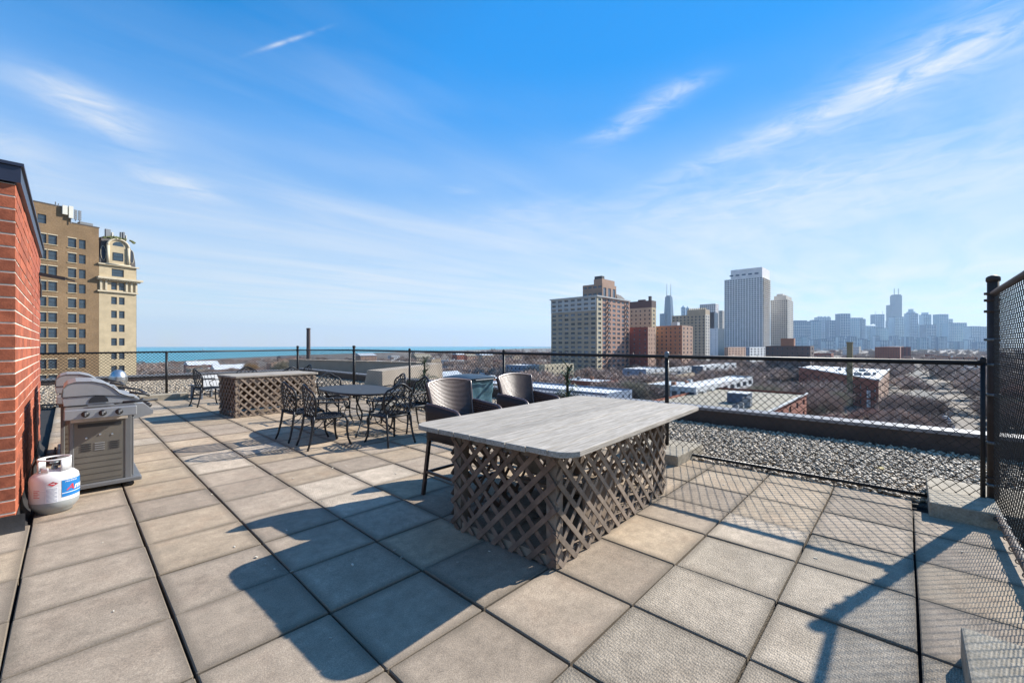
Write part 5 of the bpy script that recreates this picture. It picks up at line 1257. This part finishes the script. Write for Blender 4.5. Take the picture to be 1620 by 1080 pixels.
def acunit(px, py, w_, h_, lab):
    c = P(px, py, zr - .6); t = empty('rooftop_unit', c, 0, lab, 'air conditioner', 'units on the near gravel roof')
    MB().bx(-w_ / 2, w_ / 2, -w_ / 2, w_ / 2, .1, h_).build('casing', C['gm'], t); MB().lathe([(w_ * .4, h_ + .02), (w_ * .4, h_ + .1), (.001, h_ + .1)], 14).build('fan_guard', C['frame'], t)
    for k in range(5): MB().bx(-w_ / 2 - .03, -w_ / 2 - .005, -w_ / 2 + .1, w_ / 2 - .1, .25 + k * (h_ - .4) / 5, .32 + k * (h_ - .4) / 5).build('louvre', C['wallw'], t)
acunit(1164, 651, 1.1, 1.5, 'small dark rooftop unit at the near left of the gravel roof group'); acunit(1172, 649, 1.1, 1.7, 'pale boxy rooftop unit next to the small dark one'); acunit(1182, 644, 1.7, 2.2, 'largest rooftop unit at the right of the group')
c = P(1150, 636, zr - .5); t = empty('roof_house', c, 0, 'dark stair house on the near gravel roof behind the rooftop units', 'roof hut'); MB().bx(0, 4.5, -4.5, 0, 0, 2.3).build('wall', C['steelb'], t); MB().bx(-.15, 4.65, -4.65, .15, 2.302, 2.45).build('roof', C['wallw'], t)
_, q = low('townhouse_row', 'long white-roofed row with a clerestory strip of tall windows facing right', 1060, 1101, 1191, 613, -10.5, C['wallw'], C['wallw'], C['roofw'], 3, 8, .62); reg(q)
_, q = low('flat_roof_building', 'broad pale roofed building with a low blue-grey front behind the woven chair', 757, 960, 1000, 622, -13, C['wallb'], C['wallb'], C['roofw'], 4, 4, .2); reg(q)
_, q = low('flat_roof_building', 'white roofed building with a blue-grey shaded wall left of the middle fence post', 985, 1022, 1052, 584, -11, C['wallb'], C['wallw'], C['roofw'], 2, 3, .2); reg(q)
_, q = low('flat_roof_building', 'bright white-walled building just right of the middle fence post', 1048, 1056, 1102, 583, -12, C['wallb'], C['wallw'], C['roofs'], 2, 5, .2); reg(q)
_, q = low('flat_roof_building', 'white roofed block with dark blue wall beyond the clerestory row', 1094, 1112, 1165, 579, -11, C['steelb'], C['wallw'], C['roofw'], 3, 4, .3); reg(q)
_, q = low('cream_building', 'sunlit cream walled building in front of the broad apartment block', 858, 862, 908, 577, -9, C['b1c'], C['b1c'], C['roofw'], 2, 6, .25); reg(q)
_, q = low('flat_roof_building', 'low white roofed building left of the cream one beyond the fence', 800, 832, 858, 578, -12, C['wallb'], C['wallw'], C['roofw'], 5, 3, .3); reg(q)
_, q = low('dark_long_building', 'long dark brown flat building above the fence rail, brick tank house on top', 1211, 1282, 1288, 546, 1.5, C['brownw'], C['brownw'], C['roofd'], 9, 1, .3, depth=300); reg(q)
x0, y0, a, b, H = q; c_ = D(1256, 330)
tag(MB().bx(c_.x, c_.x + 6, c_.y, c_.y + 9, ZG + H - 1, zat(535, 330)).build('tank_house', C['orange']), 'small brick tank house on the long dark brown building', 'roof hut')
_, q = low('silver_building', 'ribbed silver slab building standing alone below the skyline', 1333, 1359, 1362, 530, 0, C['conc'], C['conc2'], C['roofs'], 14, 2, .5, depth=800); reg(q)
_, q = low('brick_hall', 'low red brick hall beyond the yellow chimney', 1384, 1424, 1430, 545, 0, C['redb'], C['redb'], C['roofd'], 10, 2, .25, depth=520); reg(q)
_, q = low('maroon_hall', 'maroon flat-topped building at the foot of the black skyscraper', 1392, 1441, 1444, 535.5, 0, C['maroon'], C['brownw'], C['roofd'], 8, 2, .4, depth=640); reg(q)
_, q = low('orange_hall', 'sunlit orange low building at the foot of the white high-rise', 1146, 1152, 1180, 541, 0, C['pinkb'], C['pinkb'], C['roofw'], 2, 6, .3, depth=520); reg(q)
_, q = low('flat_roof_building', 'pale rooftops between the orange hall and the dark long building', 1180, 1186, 1212, 545, 0, C['wallb'], C['wallw'], C['roofw'], 2, 5, .4, depth=480); reg(q)
# wedge shaped red brick building
u1 = ray(1060); u1.z = 0; u1.normalize(); u2 = ray(1443); u2.z = 0; u2.normalize()
zr = -12.; cnr = P(1390, 601, zr); L1, L2 = 0, 0
def along(px, u):   # distance along u from cnr until pixel column px
    lo, hi = 0., 3000.
    for _ in range(50):
        m_ = (lo + hi) / 2; p = pix(cnr + u * m_)[0]
        if (p - px) * (pix(cnr)[0] - px) > 0: lo = m_
        else: hi = m_
    return lo
L1, L2 = along(1264, u1), along(1407, u2)
t = empty('wedge_building', (cnr.x, cnr.y, ZG), 0, 'wedge-shaped red brick building with a silver roof and end face coloured as sunlit', 'building'); H = zr - ZG
e1, e2 = u1 * L1, u2 * L2; back = e1 + (u2 * L2) * .4
zb = [0.] + [v for k in range(3) for v in (1.4 + 3.3 * k, 3.1 + 3.3 * k)] + [H]
wl = MB(); n1 = Vector((u1.y, -u1.x, 0)); 
if n1.dot(Vector((cnr.x, cnr.y, 0))) > 0: n1 = -n1
op = lambda i, j: i % 2 == 1 and j % 2 == 1
wall_grid(wl, breaks(L1, 16, .3), zb, op, e1, -u1, n1); 
n2 = Vector((u2.y, -u2.x, 0))
wr_ = MB(); wall_grid(wr_, breaks(L2, 5, .3), zb, op, (0, 0, 0), u2, n2)
wl.build('wall', C['redb'], t); wr_.build('wall', C['pinkb'], t)  # paler brick on the end face puts its sunlight into the colour
gg = MB(); panes(gg, breaks(L1, 16, .3), zb, op, e1, -u1, n1); panes(gg, breaks(L2, 5, .3), zb, op, (0, 0, 0), u2, n2); tag(gg.build('window_panes', C['glass_mix'], t), kind='stuff')
MB().add([Vector((0, 0, H - .5)) - n1 * .3, Vector((0, 0, H - .5)) + e2, Vector((0, 0, H - .5)) + back, Vector((0, 0, H - .5)) + e1], [(0, 1, 2, 3)]).build('roof', C['roofw'], t)
MB().bar(Vector((0, 0, H)), e1 + Vector((0, 0, H)), .5, .5).bar(Vector((0, 0, H + .01)), e2 + Vector((0, 0, H + .01)), .5, .5).build('parapet_cap', C['wallw'], t)
rq = random.Random(9)
for k in range(9):
    s, v = rq.uniform(.1, .8), rq.uniform(.1, .6); p = e1 * s * .8 + e2 * v
    MB().box(p + Vector((0, 0, H + .2)), (rq.uniform(1, 3), rq.uniform(1, 3), 1.3)).build('roof_unit', C['gm'], t)
MB().bx(-1.05, 1.05, -.02, .02, 0, 0)
for (f, z0) in ((.07, H - 8.2), (.07, H - 12.1)):
    p = e1 * f + n1 * .35; MB().box(p + Vector((0, 0, z0 + 1.8)), (1.1, 1.1, 3.0), Matrix.Rotation(math.atan2(u1.y, u1.x), 3, 'Z')).build('glass_bay', C['conc'], t)
FOOT.append((100, 22, 150, 62)); FOOT.append((min(cnr.x, cnr.x + e1.x) - 2, min(cnr.y, cnr.y + e2.y) - 6, max(cnr.x + e1.x, cnr.x + e2.x) + 2, max(cnr.y + e1.y, cnr.y) + 2))
c = D(1344.5, 185); tag(MB().bx(-1.0, 1.0, -1.0, 1.0, 0, zat(541, 185) - ZG).bx(-1.15, 1.15, -1.15, 1.15, zat(543.5, 185) - ZG, zat(540.8, 185) - ZG).build('chimney_stack', C['ybrick'], loc=(c.x, c.y, ZG)), 'square yellow brick chimney rising over the wedge-shaped building', 'chimney')
c = D(488, 62); tag(MB().tube([(0, 0, 0), (0, 0, zat(519, 62) - ZG)], [.36, .27], 14).lathe([(.29, -.15), (.30, -.14), (.30, .0), (.20, .02)], 14, (0, 0, zat(519, 62) - ZG)).build('flue_pipe', ccol('brown_flue', (.10, .075, .07)), loc=(c.x, c.y, ZG)), 'tall thin brown flue pipe rising behind the far fence', 'chimney')

# --- street with parked cars, running away to the right
p0, p1 = P(1515, 700, ZG), P(1478, 630, ZG); sy = (p0.y + p1.y) / 2
M['asph'] = ccol('asphalt', (.055, .053, .05), vs=.2); M['verge'] = ccol('dry_grass', (.20, .18, .11), vs=.2, var=.3)
yy0 = p0.y
tag(MB().bx(60, 900, yy0 - 1.3, yy0 + 6.5, ZG + .004, ZG + .05).build('street', M['asph']), kind='structure')
tag(MB().bx(60, 900, yy0 + 6.52, yy0 + 8.3, ZG + .004, ZG + .17).build('pavement', ccol('worn_pavement', (.16, .15, .13), vs=.4)), kind='structure')
tag(MB().bx(150, 215, yy0 + 13, yy0 + 28, ZG + .004, ZG + .06).build('dry_lawn', M['verge']), kind='structure')
FOOT.append((60, yy0 - 1.5, 900, yy0 + 6.6)); FOOT.append((150, yy0 + 14, 215, yy0 + 26)); FOOT.append((60, yy0 - 16, 150, yy0 - 1)); FOOT.append((150, yy0 - 9, 330, yy0 - 1)); FOOT.append((60, yy0 + 6, 118, yy0 + 16))
def car(paint, loc, label):
    t = empty('parked_car', loc, 0, label, 'car', 'cars parked along the street beyond the parapet')
    prof = [(-2.2, .35), (-2.25, .75), (-2.1, .95), (-1.5, 1.02), (-.95, 1.42), (.55, 1.45), (1.2, 1.0), (2.0, .9), (2.25, .65), (2.2, .35)]
    n = len(prof)
    bd = MB().add([(x, y * (.86 if z > 1.1 else 1), z) for y in (-.88, .88) for x, z in prof], [tuple(range(n)), tuple(reversed(range(n, 2 * n)))] + [(k, n + k, n + (k + 1) % n, (k + 1) % n) for k in range(n)])
    bmod(bd.build('body', paint, t), .05, 2)
    MB().add([(x, y * .80, z) for y in (-.98, .98) for x, z in ((-1.3, 1.04), (-.9, 1.36), (.5, 1.38), (1.0, 1.04))], [(0, 1, 2, 3), (7, 6, 5, 4)]).add([(-1.52, -.7, 1.03), (-1.52, .7, 1.03), (-1.0, .62, 1.40), (-1.0, -.62, 1.40)], [(0, 1, 2, 3)]).build('windows', C['glass'], t)
    for x in (-1.35, 1.35):
        for y in (-.82, .82): MB().tube([(x, y - .1, .33), (x, y + .1, .33)], .33, 14).build('wheel', M['blackp'], t)
    return t
cp_ = [mat('white_car_paint', (.65, .66, .68), .25, .2, .03), mat('black_car_paint', (.02, .02, .025), .2, .3, .05), mat('silver_car_paint', (.35, .37, .40), .25, .6, .05), mat('blue_car_paint', (.03, .06, .16), .25, .3, .05)]
cx_ = P(1508, 690, ZG).x
for k, (ci, lab) in enumerate([(0, 'nearest white car in the row parked along the street'), (2, 'silver car parked second from the near end of the row'), (0, 'white car parked third in the row'), (2, 'silver car with a dark rear window, fourth in the row'),
        (1, 'black car between two pale ones in the parked row'), (3, 'dark blue car parked behind the black one'), (0, 'white car farther up the parked row'), (1, 'black car at the far end of the parked row'), (0, 'farthest white car of the parked row under the bare trees')]):
    car(cp_[ci], (cx_ + k * 6.3 + random.uniform(-.3, .3), p0.y + random.uniform(-.1, .1), ZG + .05), lab)

# --- filler houses among the trees
rf = random.Random(21); cols_ = [C['redb'], C['orange'], C['beige'], C['b1a'], C['maroon'], C['wallw'], C['pinkb']]; rfs = [C['roofw'], C['roofs'], C['roofd'], C['roofg'], C['roofs'], C['roofd']]
def free(x0, y0, x1, y1):
    return not any(x0 < f[2] and x1 > f[0] and y0 < f[3] and y1 > f[1] for f in FOOT)
# keep clear of the tall blocks
for o in list(col.objects):
    if o.get('category') == 'building' and o.parent is None and len(o.children):
        pass
nh = 0; tries = 0
while nh < 95 and tries < 3000:
    tries += 1
    px = rf.uniform(150, 1600); u = rf.random(); dep = 150 * (1400 / 150) ** u
    if px < 820 and dep > 480 * (px / 400 if px > 400 else 1): continue
    if px < 560 and dep < 170: continue
    if 1170 < px < 1430 and dep < 330: continue
    c = D(px, dep); a, b = rf.uniform(12, 28), rf.uniform(10, 24)
    x0, y0 = round(c.x / 6) * 6, round(c.y / 6) * 6
    if not free(x0, y0, x0 + a, y0 + b): continue
    if 860 < px < 1260 and 255 < dep < 760: 
        if rf.random() < .75: continue
    H = rf.choice([7, 8, 9.5, 11, 12]) if dep < 400 else rf.uniform(8, 15)
    FOOT.append((x0 - 1, y0 - 1, x0 + a + 1, y0 + b + 1)); nh += 1
    wm, rm = rf.choice(cols_), rf.choice(rfs)
    cn = {0: 'red brick', 1: 'orange-brown', 2: 'beige', 3: 'grey-beige', 4: 'maroon', 5: 'white-walled', 6: 'pinkish brick'}[cols_.index(wm)]; rn = {0: 'white', 1: 'silver', 2: 'dark', 3: 'gravel'}[rfs.index(rm)]
    zone = [(215, 'behind the brick stair wall'), (300, 'lakeside, left of the fence post'), (400, 'lakeside, above the small lattice table'), (500, 'beside the tall brown flue pipe'), (600, 'above the stucco wall'), (700, 'lakeside, above the woven chairs'), (800, 'just right of the teal bin'),
            (872, 'left of the broad block'), (950, 'below the broad block'), (1055, 'below the maroon block'), (1145, 'right of the middle fence post'), (1220, 'below the white high-rise'), (1300, 'around the long dark building'), (1420, 'around the yellow chimney'), (1500, 'below the black skyscraper'), (9999, 'beside the thick corner post')]
    zn = next(b_ for a_, b_ in zone if px < a_); dn = 'near' if dep < 260 else 'mid-distance' if dep < 480 else 'distant' if dep < 850 else 'farthest'
    t = empty('low_house', (x0, y0, ZG), 0, dn + ' ' + cn + ' low house with a ' + rn + ' roof, ' + zn, 'house', 'low houses among the bare trees')
    nfl = max(2, int(H / 3.2)); zb = [0.] + [v for k in range(nfl) for v in (.9 + 3.1 * k, 2.4 + 3.1 * k) if .9 + 3.1 * nfl < H + 3] 
    zb = [z for z in zb if z < H - .4]; zb = zb if len(zb) % 2 == 1 else zb[:-1]; zb.append(H)
    wl = MB(); g = MB(); opn = lambda i, j: i % 2 == 1 and j % 2 == 1
    for (L, og, ud, nr) in ((b, (0, b, 0), (0, -1, 0), (-1, 0, 0)), (a, (0, 0, 0), (1, 0, 0), (0, -1, 0))):
        br = breaks(L, max(2, int(L / 4)), .35); wall_grid(wl, br, zb, opn, og, ud, nr, .2); panes(g, br, zb, opn, og, ud, nr, .15)
    wl.bx(a - .2, a, .01, b, 0, H).bx(.01, a - .2, b - .2, b, 0, H); wl.build('wall', wm, t); tag(g.build('window_panes', C['glass_mix'], t), kind='stuff')
    if px < 800 and rf.random() < .5:
        h2 = H + rf.uniform(2, 4); MB().add([(-.4, -.4, H), (a + .4, -.4, H), (a + .4, b + .4, H), (-.4, b + .4, H), (-.4, b / 2, h2), (a + .4, b / 2, h2)], [(0, 1, 5, 4), (2, 3, 4, 5), (1, 2, 5), (3, 0, 4), (0, 3, 2, 1)]).build('roof', rm, t)
    else:
        MB().bx(.2, a - .2, .2, b - .2, H - .6, H - .35).build('roof', rm, t)
        for k in range(rf.randint(1, 3)): MB().box((rf.uniform(2, a - 2), rf.uniform(2, b - 2), H + .3), (rf.uniform(.8, 2.5), rf.uniform(.8, 2), 1.6)).build('roof_unit', rf.choice([C['gm'], C['wallw'], C['orange']]), t)

# --- bare trees
M['bark'] = ccol('winter_bark', (.15, .115, .09), vs=2)
M['twigs'] = [mat('grey_brown_twigs', (.36, .27, .22), .9, 0, .25, .5, rnd=.2), mat('reddish_twigs', (.38, .25, .20), .9, 0, .25, .5, rnd=.2), mat('ochre_twigs', (.34, .21, .09), .9, 0, .2, .5, rnd=.15), mat('olive_twigs', (.30, .27, .19), .9, 0, .25, .5, rnd=.2)]
def tree_proto(seed, twm, fine=1.0, ntw=3400):
    r_ = random.Random(seed); segs = []; tips = []
    def grow(p, d, L, rad, lev):
        q = p + d * L; segs.append((p, q, rad, rad * .62)); 
        if lev >= 4: tips.append((q, d)); return
        n = r_.choice([2, 3, 3]) if lev else r_.choice([3, 4])
        for k in range(n):
            ax = Vector((r_.gauss(0, 1), r_.gauss(0, 1), r_.gauss(0, .4))).normalized()
            nd = (d + ax * r_.uniform(.45, .85)); nd.z = nd.z * .85 + .22; nd.normalize(); grow(q, nd, L * r_.uniform(.62, .82), rad * .6, lev + 1)
    grow(Vector((0, 0, 0)), Vector((0, 0, 1)), 3.4, .30, 0)
    tr = MB()
    for (p, q, a, b) in segs:
        tr.tube([p, q], [a, max(b, .03)], 4, caps=False)
    V = np.zeros((ntw, 3, 3), np.float32)
    for k in range(ntw):
        q, d = r_.choice(tips); c = q + Vector((r_.gauss(0, .75), r_.gauss(0, .75), r_.gauss(0, .6))); dd = (d + Vector((r_.gauss(0, .7), r_.gauss(0, .7), r_.gauss(.25, .5)))).normalized() * r_.uniform(.5, 1.3) * fine
        s = dd.cross(Vector((r_.gauss(0, 1), r_.gauss(0, 1), r_.gauss(0, 1)))).normalized() * .055
        V[k, 0] = c - s; V[k, 1] = c + s; V[k, 2] = c + dd
    zmax = V[..., 2].max()
    F = np.arange(ntw * 3).reshape(-1, 3)
    return tr.mesh('trunk', M['bark']), np_mesh('crown', V.reshape(-1, 3), F, twm), zmax, V
TP = [tree_proto(s, M['twigs'][k]) for s, k in ((1, 0), (2, 0), (3, 1), (4, 0), (5, 3), (6, 2), (7, 1))]
def blocked(x, y, m_=1.):
    return any(f[0] - m_ < x < f[2] + m_ and f[1] - m_ < y < f[3] + m_ for f in FOOT)
rt = random.Random(77); spots = []
tries = 0
while len(spots) < 3400 and tries < 40000:
    tries += 1
    px = rt.uniform(140, 1640); dep = 62 * (2300 / 62) ** (rt.random() ** .9); c = D(px, dep)
    # keep the lake open on the left
    if px < 900:
        shore = {0: 520, 1: 640}; lim = 470 + max(0, (px - 215)) * .62 + (0 if px < 640 else (px - 640) * 6)
        if dep > lim: continue
    if dep < 120 and px < 1160: continue
    if dep < 95 and px < 1380: continue
    if blocked(c.x, c.y): continue
    if 1250 < px < 1418 and 90 < dep < 188 and rt.random() < .62: continue
    hh = rt.uniform(9, 15) if dep > 110 else rt.uniform(9, 13)
    if px < 640: hh *= .78
    spots.append((dep, c.x, c.y, hh, px))
# taller trees whose crowns stand over the horizon
for (px, dep, hh) in ((838, 430, 22), (850, 450, 21), (868, 480, 22), (820, 520, 22), (805, 560, 23), (790, 620, 23), (775, 690, 24), (446, 210, 21), (456, 235, 22), (1092, 290, 19), (1075, 285, 20), (1140, 300, 17), (1160, 320, 17), (1175, 330, 16), (1305, 300, 20), (1318, 310, 19), (1296, 340, 19), (395, 330, 14), (400, 325, 13)):
    c = D(px, dep); spots.append((dep * .3, c.x, c.y, hh, px))
spots.sort(); tot = 0
labs = {0: 'bare grey-brown street tree among the houses below the terrace', 1: 'bare grey-brown street tree among the houses below the terrace', 3: 'bare grey-brown street tree among the houses below the terrace',
        2: 'bare tree with reddish twigs among the houses below the terrace', 6: 'bare tree with reddish twigs among the houses below the terrace', 4: 'bare tree with olive-tinted twigs among the houses below the terrace', 5: 'tree with dry ochre leaves among the bare trees'}
far = []
for k, (dep, x, y, hh, px) in enumerate(spots):
    i = rt.choice([0, 1, 3, 0, 1, 3, 2, 4, 6]); 
    if abs(px - 397) < 7 and dep < 110: i = 5
    if k < 290:
        tr, cr, zm, _ = TP[i]; s = hh / zm
        t = empty('bare_tree', (x, y, ZG), rt.uniform(0, 6.28), labs[i], 'tree', 'bare trees in the streets below')
        t.scale = (s * rt.uniform(.9, 1.15), s * rt.uniform(.9, 1.15), s)
        link('trunk', tr, t); link('crown', cr, t)
    else: far.append((x, y, hh, i))
VA = []; 
for (x, y, hh, i) in far:
    V = TP[i][3][::9].copy(); s = hh / TP[i][2]; an = rt.uniform(0, 6.28); ca, sa = math.cos(an), math.sin(an)
    cen = V.mean(1, keepdims=True); V = cen + (V - cen) * np.array([2.6, 2.6, 1.6])     # thicker twig bundles far off
    X = (V[..., 0] * ca - V[..., 1] * sa) * s * 1.1 + x; Y = (V[..., 0] * sa + V[..., 1] * ca) * s * 1.1 + y; Z = V[..., 2] * s + ZG
    VA.append(np.stack([X, Y, Z], -1).reshape(-1, 3))
if VA:
    VA = np.concatenate(VA); tag(link('distant_wood', np_mesh('distant_wood', VA, np.arange(len(VA)).reshape(-1, 3), mat('distant_twigs', (.34, .26, .215), .9, 0, .35, .02, island=.2))), 'brown mass of bare winter trees stretching to the skyline', 'wood', kind='stuff')

# small sail-like boat on the lake
c = D(322, 2600, ZG + .35); t = empty('white_boat', c, 0, 'tiny pale boat far out on the turquoise lake', 'boat')
MB().add([(-9, -2.5, 2.5), (9, -2.5, 2.5), (12, 0, 3), (9, 2.5, 2.5), (-9, 2.5, 2.5), (-8, -1.5, 0), (8, -1.5, 0), (10, 0, 0), (8, 1.5, 0), (-8, 1.5, 0)], [(0, 1, 2, 3, 4), (5, 9, 8, 7, 6), (0, 5, 6, 1), (1, 6, 7, 2), (2, 7, 8, 3), (3, 8, 9, 4), (4, 9, 5, 0)]).build('hull', C['wallw'], t)
MB().bx(-5, 3, -1.6, 1.6, 2.6, 6.5).build('cabin', C['wallw'], t)

# --- haze box
hm = bpy.data.materials.new('haze'); hm.use_nodes = True; ht = hm.node_tree; ht.nodes.clear()
pv = N(ht, 'ShaderNodeVolumePrincipled'); pv.inputs['Color'].default_value = (.55, .76, 1, 1); pv.inputs['Density'].default_value = .00007; pv.inputs['Anisotropy'].default_value = .2
ho = N(ht, 'ShaderNodeOutputMaterial'); ht.links.new(pv.outputs[0], ho.inputs['Volume'])
HZ = MB().bx(-14500, 14500, -14500, 14500, ZG - 1.5, 640).build('haze', hm); tag(HZ, kind='stuff')
